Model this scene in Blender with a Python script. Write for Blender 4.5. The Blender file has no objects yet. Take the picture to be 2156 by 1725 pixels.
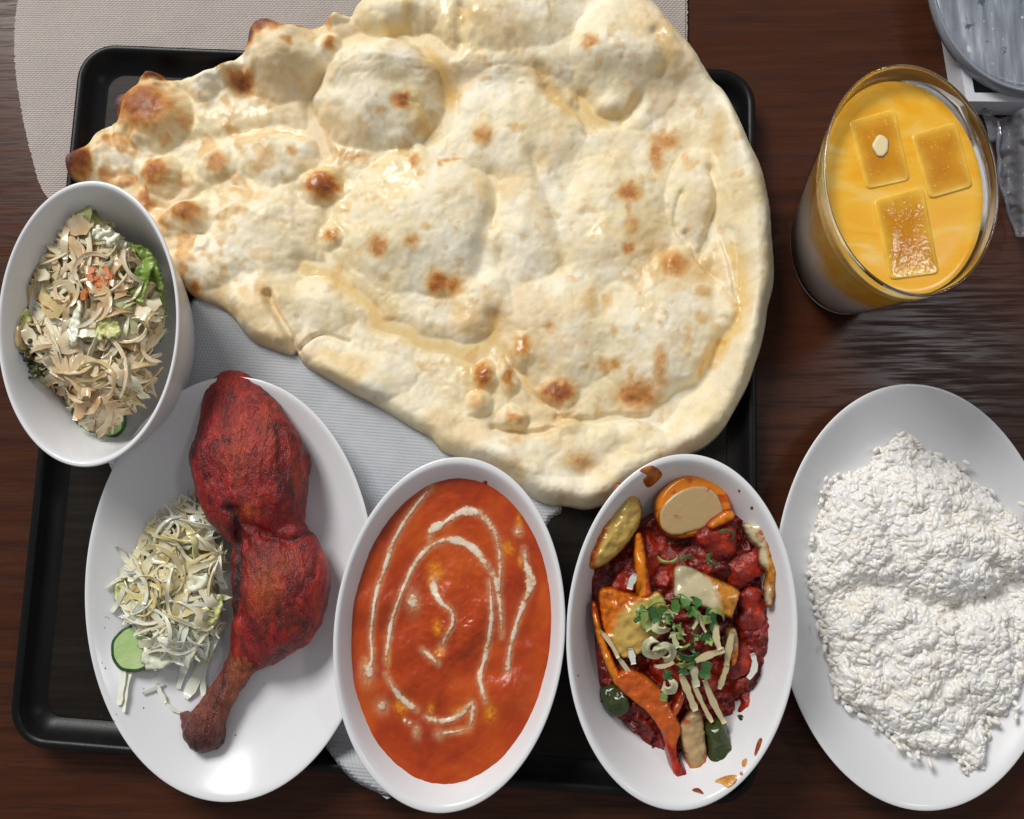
import bpy, math, random
import numpy as np
from mathutils import Vector, Matrix, noise as mnoise
from mathutils.kdtree import KDTree

random.seed(11)
rng = np.random.default_rng(5)
scene = bpy.context.scene
COL = scene.collection

# ------------------------------------------------------------------ camera
CAM_H = 0.55                       # lens height above the table top (m)
F = 1725.0                         # focal length in layout units (picture is 2156 units wide)
CX, CY = 1078.0, 862.5
NX, NY = 87.0, 242.0               # where the plumb line falls, right of / below the picture centre
rx = math.atan2(NY, F)
ry = math.atan2(NX, math.hypot(F, NY))
cam_data = bpy.data.cameras.new('camera')
cam = bpy.data.objects.new('camera', cam_data)
COL.objects.link(cam)
cam.location = (0, 0, CAM_H)
cam.rotation_euler = (rx, ry, 0)
cam_data.sensor_width = 36.0
cam_data.sensor_fit = 'HORIZONTAL'
cam_data.lens = 36.0 * F / 2156.0
cam_data.clip_start = 0.01
cam_data.clip_end = 50
scene.camera = cam
RM = np.array(Matrix.Rotation(ry, 3, 'Y') @ Matrix.Rotation(rx, 3, 'X'))


def PA(px, py, z):
    """layout coordinates at height z -> table coordinates (arrays)"""
    px = np.asarray(px, float); py = np.asarray(py, float); z = np.asarray(z, float)
    d = np.stack([px - CX, CY - py, np.full(np.broadcast(px, py).shape, -F)], -1) @ RM.T
    t = (z - CAM_H) / d[..., 2]
    out = d * t[..., None]
    out[..., 2] += CAM_H
    return out


def P(px, py, z=0.0):
    return Vector(PA(px, py, z))


# ------------------------------------------------------------------ world, lamps, exposure
world = bpy.data.worlds.new('World')
scene.world = world
world.use_nodes = True
bg = world.node_tree.nodes['Background']
bg.inputs[0].default_value = (0.97, 0.97, 1.0, 1)
bg.inputs[1].default_value = 0.25


def area(name, loc, target, sx, sy, power, col):
    l = bpy.data.lights.new(name, 'AREA')
    l.shape = 'RECTANGLE'; l.size = sx; l.size_y = sy; l.energy = power; l.color = col
    o = bpy.data.objects.new(name, l); COL.objects.link(o)
    o.location = loc
    o.rotation_euler = (Vector(target) - Vector(loc)).to_track_quat('-Z', 'Y').to_euler()
    return o


area('window_light', (-1.25, 1.88, 1.95), (0, 0, 0), 1.1, 0.95, 76, (1.0, 0.985, 0.96))
area('ceiling_lamp_light', (0.98, 0.44, 1.60), (0.1, 0.0, 0), 0.26, 0.14, 2.6, (0.95, 0.97, 1.0))
scene.view_settings.view_transform = 'Standard'
scene.view_settings.look = 'None'
scene.view_settings.exposure = 0.0
scene.view_settings.gamma = 1.0
scene.view_settings.use_curve_mapping = False
scene.cycles.use_denoising = True
scene.cycles.max_bounces = 7
scene.cycles.transparent_max_bounces = 16

# ------------------------------------------------------------------ helpers: noise, meshes, materials
_T = rng.random((256, 256))


def vnoise(x, y):
    xi = np.floor(x).astype(int); yi = np.floor(y).astype(int)
    fx = x - xi; fy = y - yi
    fx = fx * fx * fx * (fx * (fx * 6 - 15) + 10); fy = fy * fy * fy * (fy * (fy * 6 - 15) + 10)
    a = _T[xi & 255, yi & 255]; b = _T[(xi + 1) & 255, yi & 255]
    c = _T[xi & 255, (yi + 1) & 255]; d = _T[(xi + 1) & 255, (yi + 1) & 255]
    return (a * (1 - fx) + b * fx) * (1 - fy) + (c * (1 - fx) + d * fx) * fy


def fbm(x, y, s, octv=4, off=0.0, gain=0.5):
    """-1..1 noise with features of size s layout units"""
    v = 0; a = 1; t = 0
    x = np.asarray(x, float) / s + off * 17.3; y = np.asarray(y, float) / s + off * 9.1
    for _ in range(octv):
        v = v + a * (vnoise(x, y) * 2 - 1); t += a; a *= gain
        x, y = x * 1.62 - y * 1.18 + 5.2, x * 1.18 + y * 1.62 + 1.7
    return v / t * 1.6


def sstep(a, b, x):
    t = np.clip((np.asarray(x, float) - a) / (b - a), 0, 1)
    return t * t * (3 - 2 * t)


def rounded(d, r):
    return np.sqrt(np.clip(1 - (1 - np.clip(np.asarray(d, float) / r, 0, 1)) ** 2, 0, 1))


ORG = {}


def link(name, me, parent=None, org=None):
    o = bpy.data.objects.new(name, me)
    COL.objects.link(o)
    if parent is not None:
        o.parent = parent
    return o


def thing(name, loc, label, cat, group=None):
    o = bpy.data.objects.new(name, None)
    COL.objects.link(o)
    o.location = loc; o.empty_display_size = 0.02
    o['label'] = label; o['category'] = cat
    if group: o['group'] = group
    ORG[o] = np.array(loc, float)
    return o


def tag(o, label, cat, group=None, kind=None):
    o['label'] = label; o['category'] = cat
    if group: o['group'] = group
    if kind: o['kind'] = kind
    return o


def mesh(name, V, Fc, mat, parent=None, attrs=None, smooth=True, autosharp=None):
    """V in table coordinates; becomes local to its own base point (or to its parent's)"""
    V = np.asarray(V, float)
    if parent is not None:
        org = ORG[parent]
    else:
        org = np.array([(V[:, 0].min() + V[:, 0].max()) / 2, (V[:, 1].min() + V[:, 1].max()) / 2, V[:, 2].min()])
    L = V - org
    me = bpy.data.meshes.new(name)
    if isinstance(Fc, np.ndarray):
        n, k = Fc.shape
        me.vertices.add(len(L)); me.vertices.foreach_set('co', L.astype(np.float32).ravel())
        me.loops.add(n * k); me.loops.foreach_set('vertex_index', Fc.astype(np.int32).ravel())
        me.polygons.add(n)
        me.polygons.foreach_set('loop_start', np.arange(0, n * k, k, dtype=np.int32))
        me.polygons.foreach_set('loop_total', np.full(n, k, dtype=np.int32))
        me.update(calc_edges=True)
        me.validate()
    else:
        me.from_pydata([tuple(v) for v in L], [], Fc)
        me.update()
    if smooth:
        me.polygons.foreach_set('use_smooth', np.ones(len(me.polygons), dtype=bool))
    for k, a in (attrs or {}).items():
        at = me.attributes.new(k, 'FLOAT', 'POINT')
        at.data.foreach_set('value', np.asarray(a, np.float32))
    if mat: me.materials.append(mat)
    o = link(name, me, parent)
    if parent is None: o.location = org
    ORG[o] = org
    return o


class N:
    """tiny node-tree writer"""

    def __init__(self, name):
        self.m = bpy.data.materials.new(name); self.m.use_nodes = True
        self.t = self.m.node_tree; self.b = self.t.nodes['Principled BSDF']; self.out = self.t.nodes['Material Output']

    def n(self, ty, **kw):
        nd = self.t.nodes.new(ty)
        for k, v in kw.items(): setattr(nd, k, v)
        return nd

    def l(self, a, b): self.t.links.new(a, b)

    def set(self, **kw):
        for k, v in kw.items():
            s = self.b.inputs[k.replace('_', ' ')]
            if hasattr(v, 'links') or hasattr(v, 'is_output'): self.l(v, s)
            else: s.default_value = (*v, 1) if isinstance(v, tuple) and len(v) == 3 and s.type == 'RGBA' else v
        return self

    def co(self, scale=(1, 1, 1), rot=(0, 0, 0)):
        if not hasattr(self, '_tc'): self._tc = self.n('ShaderNodeTexCoord')
        mp = self.n('ShaderNodeMapping'); mp.inputs['Scale'].default_value = scale; mp.inputs['Rotation'].default_value = rot
        self.l(self._tc.outputs['Object'], mp.inputs['Vector'])
        return mp.outputs['Vector']

    def noise(self, scale, detail=3, rough=0.55, vec=None, dist=0.0):
        nd = self.n('ShaderNodeTexNoise'); nd.inputs['Scale'].default_value = scale
        nd.inputs['Detail'].default_value = detail; nd.inputs['Roughness'].default_value = rough
        nd.inputs['Distortion'].default_value = dist
        self.l(vec if vec is not None else self.co(), nd.inputs['Vector'])
        return nd.outputs['Fac']

    def attr(self, name):
        nd = self.n('ShaderNodeAttribute'); nd.attribute_name = name
        return nd.outputs['Fac']

    def math(self, op, a, b=None, c=None, clamp=False):
        nd = self.n('ShaderNodeMath', operation=op); nd.use_clamp = clamp
        for i, v in enumerate((a, b, c)):
            if v is None: continue
            if isinstance(v, (int, float)): nd.inputs[i].default_value = v
            else: self.l(v, nd.inputs[i])
        return nd.outputs[0]

    def ramp(self, fac, stops, interp='LINEAR'):
        nd = self.n('ShaderNodeValToRGB'); cr = nd.color_ramp; cr.interpolation = interp
        while len(cr.elements) < len(stops): cr.elements.new(0.5)
        for e, (p, c) in zip(cr.elements, stops):
            e.position = p; e.color = (*c, 1) if len(c) == 3 else c
        self.l(fac, nd.inputs[0])
        return nd.outputs[0]

    def mix(self, fac, a, b, mode='MIX'):
        nd = self.n('ShaderNodeMix', data_type='RGBA', blend_type=mode)
        for s, v in ((nd.inputs[0], fac), (nd.inputs[6], a), (nd.inputs[7], b)):
            if isinstance(v, tuple): s.default_value = (*v, 1)
            elif isinstance(v, (int, float)): s.default_value = v
            else: self.l(v, s)
        return nd.outputs[2]

    def bump(self, h, strength=0.3, dist=0.001, normal=None):
        nd = self.n('ShaderNodeBump'); nd.inputs['Strength'].default_value = strength; nd.inputs['Distance'].default_value = dist
        self.l(h, nd.inputs['Height'])
        if normal is not None: self.l(normal, nd.inputs['Normal'])
        self.l(nd.outputs[0], self.b.inputs['Normal'])
        return nd.outputs[0]


def spline(pts, n=8, closed=True):
    pts = np.asarray(pts, float); m = len(pts); out = []
    rng_i = range(m) if closed else range(m - 1)
    for i in rng_i:
        if closed:
            p0, p1, p2, p3 = pts[i - 1], pts[i], pts[(i + 1) % m], pts[(i + 2) % m]
        else:
            p0, p1, p2, p3 = pts[max(i - 1, 0)], pts[i], pts[i + 1], pts[min(i + 2, m - 1)]
        for k in range(n):
            t = k / n
            out.append(0.5 * (2 * p1 + (p2 - p0) * t + (2 * p0 - 5 * p1 + 4 * p2 - p3) * t * t + (3 * p1 - p0 - 3 * p2 + p3) * t ** 3))
    if not closed: out.append(pts[-1])
    return np.array(out)


def resample(poly, step, closed=True):
    q = np.vstack([poly, poly[:1]]) if closed else poly
    seg = np.linalg.norm(np.diff(q, axis=0), axis=1); s = np.r_[0, np.cumsum(seg)]
    n = max(int(s[-1] / step), 3)
    u = np.linspace(0, s[-1], n, endpoint=not closed)
    return np.stack([np.interp(u, s, q[:, i]) for i in range(q.shape[1])], 1)


def inside(poly, X, Y):
    r = np.zeros(X.shape, bool)
    x0, y0 = poly[:, 0], poly[:, 1]; x1, y1 = np.roll(x0, -1), np.roll(y0, -1)
    for a, b, c, d in zip(x0, y0, x1, y1):
        if b == d: continue
        m = (Y < max(b, d)) & (Y >= min(b, d))
        if not m.any(): continue
        xi = a + (Y[m] - b) / (d - b) * (c - a)
        r[m] ^= X[m] < xi
    return r


def patch(name, outline, step, zb, hf, mat, parent=None, attrf=None, smooth_n=6, bottom=True):
    """a solid, cushion-like piece: outline in layout units, zb(x,y) its underside, hf(x,y,d) its thickness (0 at d=0)"""
    poly = resample(spline(outline, smooth_n) if smooth_n else np.asarray(outline, float), step * 0.6)
    lo = poly.min(0); hi = poly.max(0)
    gx = np.arange(lo[0] - step, hi[0] + 2 * step, step); gy = np.arange(lo[1] - step, hi[1] + 2 * step, step)
    X, Y = np.meshgrid(gx, gy)
    ins = np.zeros(X.shape, bool)
    for r in range(len(gy)):
        y = gy[r]
        a, b = poly[:, 1], np.roll(poly[:, 1], -1)
        m = ((a <= y) & (b > y)) | ((b <= y) & (a > y))
        if m.any():
            xa, xb = poly[m, 0], np.roll(poly[:, 0], -1)[m]
            xc = np.sort(xa + (y - a[m]) / (b[m] - a[m]) * (xb - xa))
            ins[r] = (np.searchsorted(xc, gx) % 2) == 1
    c = ins[:-1, :-1] & ins[1:, :-1] & ins[:-1, 1:] & ins[1:, 1:]
    idx = np.arange(X.size).reshape(X.shape)
    q = np.stack([idx[1:, :-1][c], idx[1:, 1:][c], idx[:-1, 1:][c], idx[:-1, :-1][c]], 1)
    used = np.unique(q); remap = -np.ones(X.size, int); remap[used] = np.arange(len(used))
    q = remap[q]; x = X.ravel()[used].copy(); y = Y.ravel()[used].copy()
    cnt = np.bincount(q.ravel(), minlength=len(used)); bnd = cnt < 4
    kd = KDTree(len(poly))
    for i, p in enumerate(poly): kd.insert((p[0], p[1], 0), i)
    kd.balance()
    d = np.empty(len(x))
    for i in range(len(x)):
        co, _, dist = kd.find((x[i], y[i], 0))
        if bnd[i]: x[i], y[i], d[i] = co[0], co[1], 0.0
        else: d[i] = dist
    z = np.broadcast_to(np.asarray(zb(x, y), float), x.shape).copy()
    h = np.where(bnd, 0, hf(x, y, d))
    V = PA(x, y, z); V[:, 2] += h
    at = attrf(x, y, d) if attrf else {}
    fc = q
    if bottom:
        low = PA(x, y, z); keep = ~bnd
        bi = np.arange(len(x)); bi[keep] = len(x) + np.arange(keep.sum())
        V = np.vstack([V, low[keep]])
        fc = np.vstack([q, bi[q][:, ::-1]])
        at = {k: np.r_[a, np.asarray(a)[keep]] for k, a in at.items()}
    return mesh(name, V, fc, mat, parent, at)


def ellipse_axes(cx, cy, a, b, deg, z):
    """layout ellipse seen at height z -> centre and the two half-axis vectors on the table"""
    t = math.radians(deg)
    ux, uy = math.cos(t), math.sin(t)          # minor axis direction
    vx, vy = math.sin(t), -math.cos(t)         # major axis, towards the top
    c = (PA(cx + ux * a, cy + uy * a, z) + PA(cx - ux * a, cy - uy * a, z) + PA(cx + vx * b, cy + vy * b, z) + PA(cx - vx * b, cy - vy * b, z)) / 4
    A = (PA(cx + ux * a, cy + uy * a, z) - PA(cx - ux * a, cy - uy * a, z)) / 2
    B = (PA(cx + vx * b, cy + vy * b, z) - PA(cx - vx * b, cy - vy * b, z)) / 2
    return c[:2], A[:2], B[:2]


def revolve(name, c, A, B, prof, z0, mat, parent=None, n=128, cap0=True, cap1=True, attrs=None):
    """oval lathe: prof = [(s, z)], ring = c + s (A cos + B sin)"""
    th = np.linspace(0, 2 * np.pi, n, endpoint=False)
    V = []; Fc = []
    for s, z in prof:
        xy = c + s * (np.cos(th)[:, None] * A + np.sin(th)[:, None] * B)
        V.append(np.c_[xy, np.full(n, z0 + z)])
    V = np.vstack(V)
    for i in range(len(prof) - 1):
        for j in range(n):
            k = (j + 1) % n
            Fc.append((i * n + j, i * n + k, (i + 1) * n + k, (i + 1) * n + j))
    if cap0: Fc.append(tuple(range(n - 1, -1, -1)))
    if cap1: Fc.append(tuple(range((len(prof) - 1) * n, len(prof) * n)))
    return mesh(name, V, Fc, mat, parent, attrs)


def smoothprof(pts, n=5):
    return [tuple(p) for p in spline(pts, n, closed=False)]


class Ribbons:
    """collects many thin bent strips into one mesh"""

    def __init__(self): self.V = []; self.F = []; self.t = []; self.d = []; self.n = 0

    def add(self, pts, w, th, roll=0.0, tint=0.0, dress=0.0, taper=0.5, cup=0.0, skew=0.0):
        pts = np.asarray(pts, float); m = len(pts)
        tg = np.gradient(pts, axis=0); tg /= np.linalg.norm(tg, axis=1)[:, None] + 1e-9
        up = np.array([0, 0, 1.0])
        s = np.cross(tg, up); s /= np.linalg.norm(s, axis=1)[:, None] + 1e-6
        nn = np.cross(s, tg)
        rl = roll if np.ndim(roll) else np.full(m, roll)
        cs, sn = np.cos(rl)[:, None], np.sin(rl)[:, None]
        a = s * cs + nn * sn; b = -s * sn + nn * cs
        u = np.linspace(-1, 1, m)
        wv = (w / 2 * (1 - taper * np.abs(u) ** 4) * (1 + 0.16 * np.sin(u * 5 + w * 4000) + 0.10 * np.sin(u * 13 + w * 9000)))[:, None]
        e = tg * (skew * w * np.abs(u) ** 6)[:, None]
        lf = pts - a * wv + b * cup * wv - e; md = pts; rt = pts + a * wv + b * cup * wv + e
        hb = b * th / 2
        sheets = [(lf + hb, md + hb, rt + hb), (rt - hb, md - hb, lf - hb), (rt + hb, rt - hb), (lf - hb, lf + hb)]
        for sh in sheets:
            k = len(sh); q = np.stack(sh, 1).reshape(-1, 3); o = self.n
            self.V.append(q)
            for i in range(m - 1):
                for c in range(k - 1):
                    self.F.append((o + i * k + c, o + i * k + c + 1, o + (i + 1) * k + c + 1, o + (i + 1) * k + c))
            self.t += [tint] * (k * m); self.d += [dress] * (k * m)
            self.n += k * m
            if k == 3 and sh is sheets[0]: o0 = o
            if k == 3 and sh is sheets[1]: o1 = o
        for i in (0, m - 1):
            f = [o0 + i * 3, o0 + i * 3 + 1, o0 + i * 3 + 2, o1 + i * 3, o1 + i * 3 + 1, o1 + i * 3 + 2]
            self.F.append(tuple(f if i == 0 else f[::-1]))

    def build(self, name, mat, parent=None):
        return mesh(name, np.vstack(self.V), self.F, mat, parent, {'tint': self.t, 'dress': self.d})


PXM = 0.000312


def remeshed(name, balls, voxel, smooth_it, mat, parent, zs=0.66, disp=None, attrf=None):
    import bmesh
    bm = bmesh.new()
    for c, r in balls:
        bmesh.ops.create_icosphere(bm, subdivisions=3, radius=1.0, matrix=Matrix.Translation(c) @ Matrix.Diagonal((r, r, r * zs, 1)))
    me = bpy.data.meshes.new('tmp'); bm.to_mesh(me); bm.free()
    ob = bpy.data.objects.new('tmp', me); COL.objects.link(ob)
    md = ob.modifiers.new('r', 'REMESH'); md.mode = 'VOXEL'; md.voxel_size = voxel
    sm = ob.modifiers.new('s', 'SMOOTH'); sm.iterations = smooth_it; sm.factor = 0.5
    dg = bpy.context.evaluated_depsgraph_get(); ev = ob.evaluated_get(dg); m2 = ev.to_mesh()
    V = np.empty(len(m2.vertices) * 3); m2.vertices.foreach_get('co', V); V = V.reshape(-1, 3)
    Nn = np.empty(len(m2.vertices) * 3); m2.vertices.foreach_get('normal', Nn); Nn = Nn.reshape(-1, 3)
    Fc = [tuple(p.vertices) for p in m2.polygons]
    ev.to_mesh_clear(); bpy.data.objects.remove(ob); bpy.data.meshes.remove(me)
    if disp: V = V + Nn * disp(V, Nn)[:, None]
    return mesh(name, V, Fc, mat, parent, attrf(V, Nn) if attrf else None)


# ------------------------------------------------------------------ materials
def plain(name, col, rough=0.5, **kw):
    w = N(name); w.set(Base_Color=col, Roughness=rough, **kw)
    return w.m


def make_wood():
    w = N('dark_wood')
    v = w.co((5.0, 70, 60))
    n1 = w.noise(1.6, 6, 0.6, v, 0.4)
    v2 = w.co((24, 430, 420))
    n2 = w.noise(1.0, 3, 0.6, v2, 0.2)
    v3 = w.co((1, 4, 4))
    n3 = w.noise(2.0, 3, 0.5, v3)
    c = w.ramp(n1, [(0.25, (0.022, 0.006, 0.003)), (0.5, (0.058, 0.017, 0.007)), (0.78, (0.105, 0.034, 0.014))])
    c = w.mix(w.math('MULTIPLY', n3, 0.9), c, (0.062, 0.019, 0.008))
    pores = w.ramp(n2, [(0.34, (0.6, 0.6, 0.6)), (0.52, (1, 1, 1))])
    c = w.mix(1.0, c, pores, 'MULTIPLY')
    w.set(Base_Color=c, Roughness=w.ramp(n2, [(0.36, (0.5, 0.5, 0.5)), (0.60, (0.24, 0.24, 0.24))]), Specular_IOR_Level=0.22)
    w.bump(w.ramp(n2, [(0.36, (0, 0, 0)), (0.5, (1, 1, 1))]), 0.18, 0.0002)
    return w.m


def make_china():
    w = N('white_china')
    n = w.noise(9, 3)
    w.set(Base_Color=w.ramp(n, [(0.3, (0.74, 0.745, 0.76)), (0.7, (0.78, 0.78, 0.79))]), Roughness=0.19, Specular_IOR_Level=0.4)
    w.b.inputs['Subsurface Weight'].default_value = 0.0
    return w.m


def make_mat_weave():
    w = N('woven_vinyl')
    v = w.co((1, 1, 1), (0, 0, 0.02))
    sep = w.n('ShaderNodeSeparateXYZ'); w.l(v, sep.inputs[0])
    k = 2 * math.pi / 0.0030
    sx = w.math('SINE', w.math('MULTIPLY', sep.outputs[0], k))
    sy = w.math('SINE', w.math('MULTIPLY', sep.outputs[1], k))
    chk = w.math('MULTIPLY_ADD', w.math('MULTIPLY', sx, sy), 0.5, 0.5)
    gap = w.math('POWER', w.math('ABSOLUTE', sy), 0.6)
    n = w.noise(25, 3)
    nf = w.noise(700, 2)
    c = w.mix(chk, (0.42, 0.355, 0.32), (0.66, 0.58, 0.52))
    c = w.mix(w.math('MULTIPLY', gap, 0.75, clamp=True), (0.22, 0.18, 0.165), c)
    c = w.mix(0.30, c, w.ramp(n, [(0.3, (0.44, 0.37, 0.33)), (0.7, (0.60, 0.53, 0.47))]))
    c = w.mix(0.15, c, w.ramp(nf, [(0.3, (0.2, 0.18, 0.18)), (0.7, (0.7, 0.66, 0.62))]))
    w.set(Base_Color=c, Roughness=0.7)
    w.bump(w.math('ADD', chk, gap), 0.7, 0.0006)
    return w.m


def make_tray_mats():
    w = N('black_tray_plastic')
    n = w.noise(900, 3); n2 = w.noise(18, 3)
    w.set(Base_Color=w.ramp(n2, [(0.3, (0.004, 0.004, 0.0045)), (0.7, (0.008, 0.0075, 0.0075))]), Roughness=w.math('MULTIPLY_ADD', n, 0.25, 0.24), Specular_IOR_Level=0.2)
    w.bump(n, 0.12, 0.0004)
    f = N('tray_floor_laminate')
    v = f.co((12, 240, 60)); a = f.noise(1.0, 4, 0.6, v); b = f.noise(1200, 2)
    f.set(Base_Color=f.ramp(a, [(0.3, (0.007, 0.0055, 0.004)), (0.7, (0.018, 0.013, 0.009))]), Roughness=0.5, Specular_IOR_Level=0.15)
    f.bump(f.math('ADD', a, b), 0.3, 0.0004)
    return w.m, f.m


def make_paper():
    w = N('embossed_paper')
    v = w.co((1, 1, 1), (0, 0, 0.6))
    sep = w.n('ShaderNodeSeparateXYZ'); w.l(v, sep.inputs[0])
    sx = w.math('SINE', w.math('MULTIPLY', sep.outputs[0], 2 * math.pi / 0.0042))
    sy = w.math('SINE', w.math('MULTIPLY', sep.outputs[1], 2 * math.pi / 0.0024))
    e = w.math('MULTIPLY', sx, sy); n = w.noise(120, 4); n2 = w.noise(14, 3)
    w.set(Base_Color=w.ramp(n2, [(0.3, (0.44, 0.46, 0.49)), (0.7, (0.56, 0.57, 0.59))]), Roughness=0.85)
    b1 = w.bump(w.math('MULTIPLY_ADD', n, 1.5, e), 0.40, 0.0005)
    return w.m


def make_naan():
    w = N('naan_crust')
    br = w.attr('brown'); oil = w.attr('oil')
    n1 = w.noise(34, 5, 0.6); n2 = w.noise(170, 4, 0.6); n3 = w.noise(1100, 3, 0.6)
    pale = w.ramp(n1, [(0.22, (0.72, 0.57, 0.29)), (0.40, (0.83, 0.71, 0.45)), (0.60, (0.89, 0.82, 0.64))])
    pale = w.mix(w.math('MULTIPLY', w.ramp(n2, [(0.50, (0, 0, 0)), (0.72, (1, 1, 1))]), 0.30), pale, (0.68, 0.48, 0.20))
    f = w.math('ADD', w.math('MULTIPLY', br, 0.74), w.math('MULTIPLY', w.math('SUBTRACT', n2, 0.5), w.math('MULTIPLY', br, 0.75)))
    f = w.math('ADD', f, w.math('MULTIPLY', w.math('SUBTRACT', n3, 0.5), w.math('MULTIPLY', br, 0.30)))
    tone = w.ramp(f, [(0.03, (0.74, 0.56, 0.30)), (0.17, (0.72, 0.48, 0.20)), (0.33, (0.60, 0.28, 0.075)), (0.52, (0.36, 0.115, 0.028)),
                      (0.70, (0.20, 0.055, 0.020)), (0.90, (0.085, 0.040, 0.045))])
    c = w.mix(w.ramp(f, [(0.02, (0, 0, 0)), (0.16, (0.75, 0.75, 0.75)), (0.36, (1, 1, 1))]), pale, tone)
    of = w.math('MULTIPLY', w.math('MULTIPLY_ADD', w.math('SUBTRACT', n1, 0.5), 0.9, oil), 1.0, clamp=True)
    of = w.math('MULTIPLY', of, w.math('GREATER_THAN', oil, 0.02))
    c = w.mix(w.math('MULTIPLY', of, 0.80), c, w.mix(1.0, c, (0.94, 0.70, 0.26), 'MULTIPLY'))
    w.set(Base_Color=c, Roughness=w.ramp(w.math('MULTIPLY_ADD', w.math('SUBTRACT', n2, 0.5), 0.6, oil), [(0.0, (0.62, 0.62, 0.62)), (0.55, (0.22, 0.22, 0.22))]))
    w.b.inputs['Subsurface Weight'].default_value = 0.10
    w.b.inputs['Subsurface Radius'].default_value = (0.006, 0.004, 0.002)
    w.b.inputs['Subsurface Scale'].default_value = 0.6
    h = w.math('ADD', w.math('MULTIPLY', n2, 1.0), w.math('MULTIPLY', n3, 0.35))
    w.bump(h, 0.20, 0.0009)
    return w.m


def make_chicken(name, bone=False):
    w = N(name)
    ch = w.attr('char_shade')
    n1 = w.noise(1.0, 5, 0.65, w.co((70, 26, 40), (0, 0, 0.25)), 0.8); n2 = w.noise(1.0, 4, 0.65, w.co((340, 170, 240), (0, 0, 0.25))); n3 = w.noise(1300, 2)
    if bone:
        c = w.ramp(n1, [(0.28, (0.05, 0.008, 0.006)), (0.48, (0.17, 0.030, 0.014)), (0.70, (0.36, 0.11, 0.045))])
    else:
        c = w.ramp(n1, [(0.30, (0.040, 0.002, 0.003)), (0.44, (0.20, 0.005, 0.006)), (0.58, (0.36, 0.012, 0.009)), (0.74, (0.52, 0.055, 0.013))])
    c = w.mix(w.math('MULTIPLY', w.attr('orange'), w.math('MULTIPLY_ADD', n1, 1.6, -0.2), clamp=True), c, (0.55, 0.125, 0.015))
    spk = w.ramp(n2, [(0.30, (0.25, 0.2, 0.2)), (0.47, (1, 1, 1))])
    c = w.mix(0.85, c, spk, 'MULTIPLY')
    n4 = w.noise(1.0, 3, 0.55, w.co((95, 34, 60), (0, 0, 0.35)), 1.2)
    wr = w.math('ABSOLUTE', w.math('SUBTRACT', n4, 0.5))
    c = w.mix(w.ramp(wr, [(0.0, (0.5, 0.5, 0.5)), (0.03, (0, 0, 0))]), c, (0.035, 0.006, 0.006))
    c = w.mix(w.math('MULTIPLY', w.ramp(n4, [(0.58, (0, 0, 0)), (0.72, (1, 1, 1))]), 0.35), c, (0.60, 0.10, 0.025) if not bone else (0.42, 0.15, 0.07))
    f = w.math('ADD', ch, w.math('MULTIPLY', w.math('SUBTRACT', n2, 0.5), 1.1))
    c = w.mix(w.ramp(f, [(0.38, (0, 0, 0)), (0.75, (1, 1, 1))]), c, (0.018, 0.006, 0.007))
    w.set(Base_Color=c, Roughness=w.math('MULTIPLY_ADD', n2, 0.40, 0.14), Specular_IOR_Level=0.5)
    w.bump(w.math('ADD', w.math('ADD', n2, w.math('MULTIPLY', n3, 0.4)), w.math('MULTIPLY', n4, 1.6)), 0.8, 0.0020)
    return w.m


def make_curry():
    w = N('curry_sauce')
    cr = w.attr('cream'); ye = w.attr('yolk')
    n1 = w.noise(30, 4, 0.6, None, 0.5); n2 = w.noise(420, 3); n3 = w.noise(1600, 2)
    c = w.ramp(n1, [(0.30, (0.31, 0.026, 0.004)), (0.5, (0.44, 0.050, 0.005)), (0.70, (0.54, 0.085, 0.007))])
    c = w.mix(w.math('MULTIPLY', w.ramp(n3, [(0.55, (0, 0, 0)), (0.8, (1, 1, 1))]), 0.12), c, (0.60, 0.15, 0.035))
    c = w.mix(w.math('MULTIPLY', ye, w.math('MULTIPLY_ADD', n2, 2.4, -0.55), clamp=True), c, (0.80, 0.30, 0.015))
    g = w.math('MULTIPLY', cr, w.math('MULTIPLY_ADD', n2, 1.8, -0.1), clamp=True)
    c = w.mix(g, c, (0.68, 0.36, 0.18))
    w.set(Base_Color=c, Roughness=w.math('MULTIPLY_ADD', n2, 0.2, 0.14))
    w.bump(w.math('ADD', w.math('MULTIPLY', n2, 0.6), w.math('MULTIPLY', n3, 0.5)), 0.3, 0.0007)
    return w.m


def make_cream():
    w = N('fresh_cream')
    n = w.noise(90, 3); n2 = w.noise(420, 3); k = w.attr('core')
    f = w.math('MULTIPLY_ADD', w.math('SUBTRACT', n2, 0.5), 1.5, w.math('MULTIPLY', k, w.math('MULTIPLY_ADD', n, 2.6, -0.45)))
    w.set(Base_Color=w.ramp(f, [(0.2, (0.64, 0.28, 0.10)), (0.6, (0.74, 0.50, 0.32)), (1.0, (0.82, 0.70, 0.56))]), Roughness=0.30)
    w.set(Alpha=w.ramp(f, [(0.15, (0, 0, 0)), (0.65, (0.95, 0.95, 0.95))]))
    return w.m


def make_shreds(name, pale, green, tan):
    w = N(name)
    t = w.attr('tint'); d = w.attr('dress'); n = w.noise(160, 3); n2 = w.noise(70, 3)
    c = w.ramp(t, [(0.0, pale), (0.55, tuple(np.array(pale) * 0.92)), (0.8, green), (1.0, tuple(np.array(green) * 0.6))])
    c = w.mix(w.math('MULTIPLY', w.math('MULTIPLY_ADD', w.math('SUBTRACT', n, 0.5), 1.6, d), 1.0, clamp=True), c, tan)
    w.set(Base_Color=c, Roughness=0.16)
    w.bump(n, 0.2, 0.0006)
    tl = w.n('ShaderNodeBsdfTranslucent'); w.l(c, tl.inputs[0])
    mx = w.n('ShaderNodeMixShader'); mx.inputs[0].default_value = 0.10
    w.l(w.b.outputs[0], mx.inputs[1]); w.l(tl.outputs[0], mx.inputs[2]); w.l(mx.outputs[0], w.out.inputs[0])
    return w.m


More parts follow.
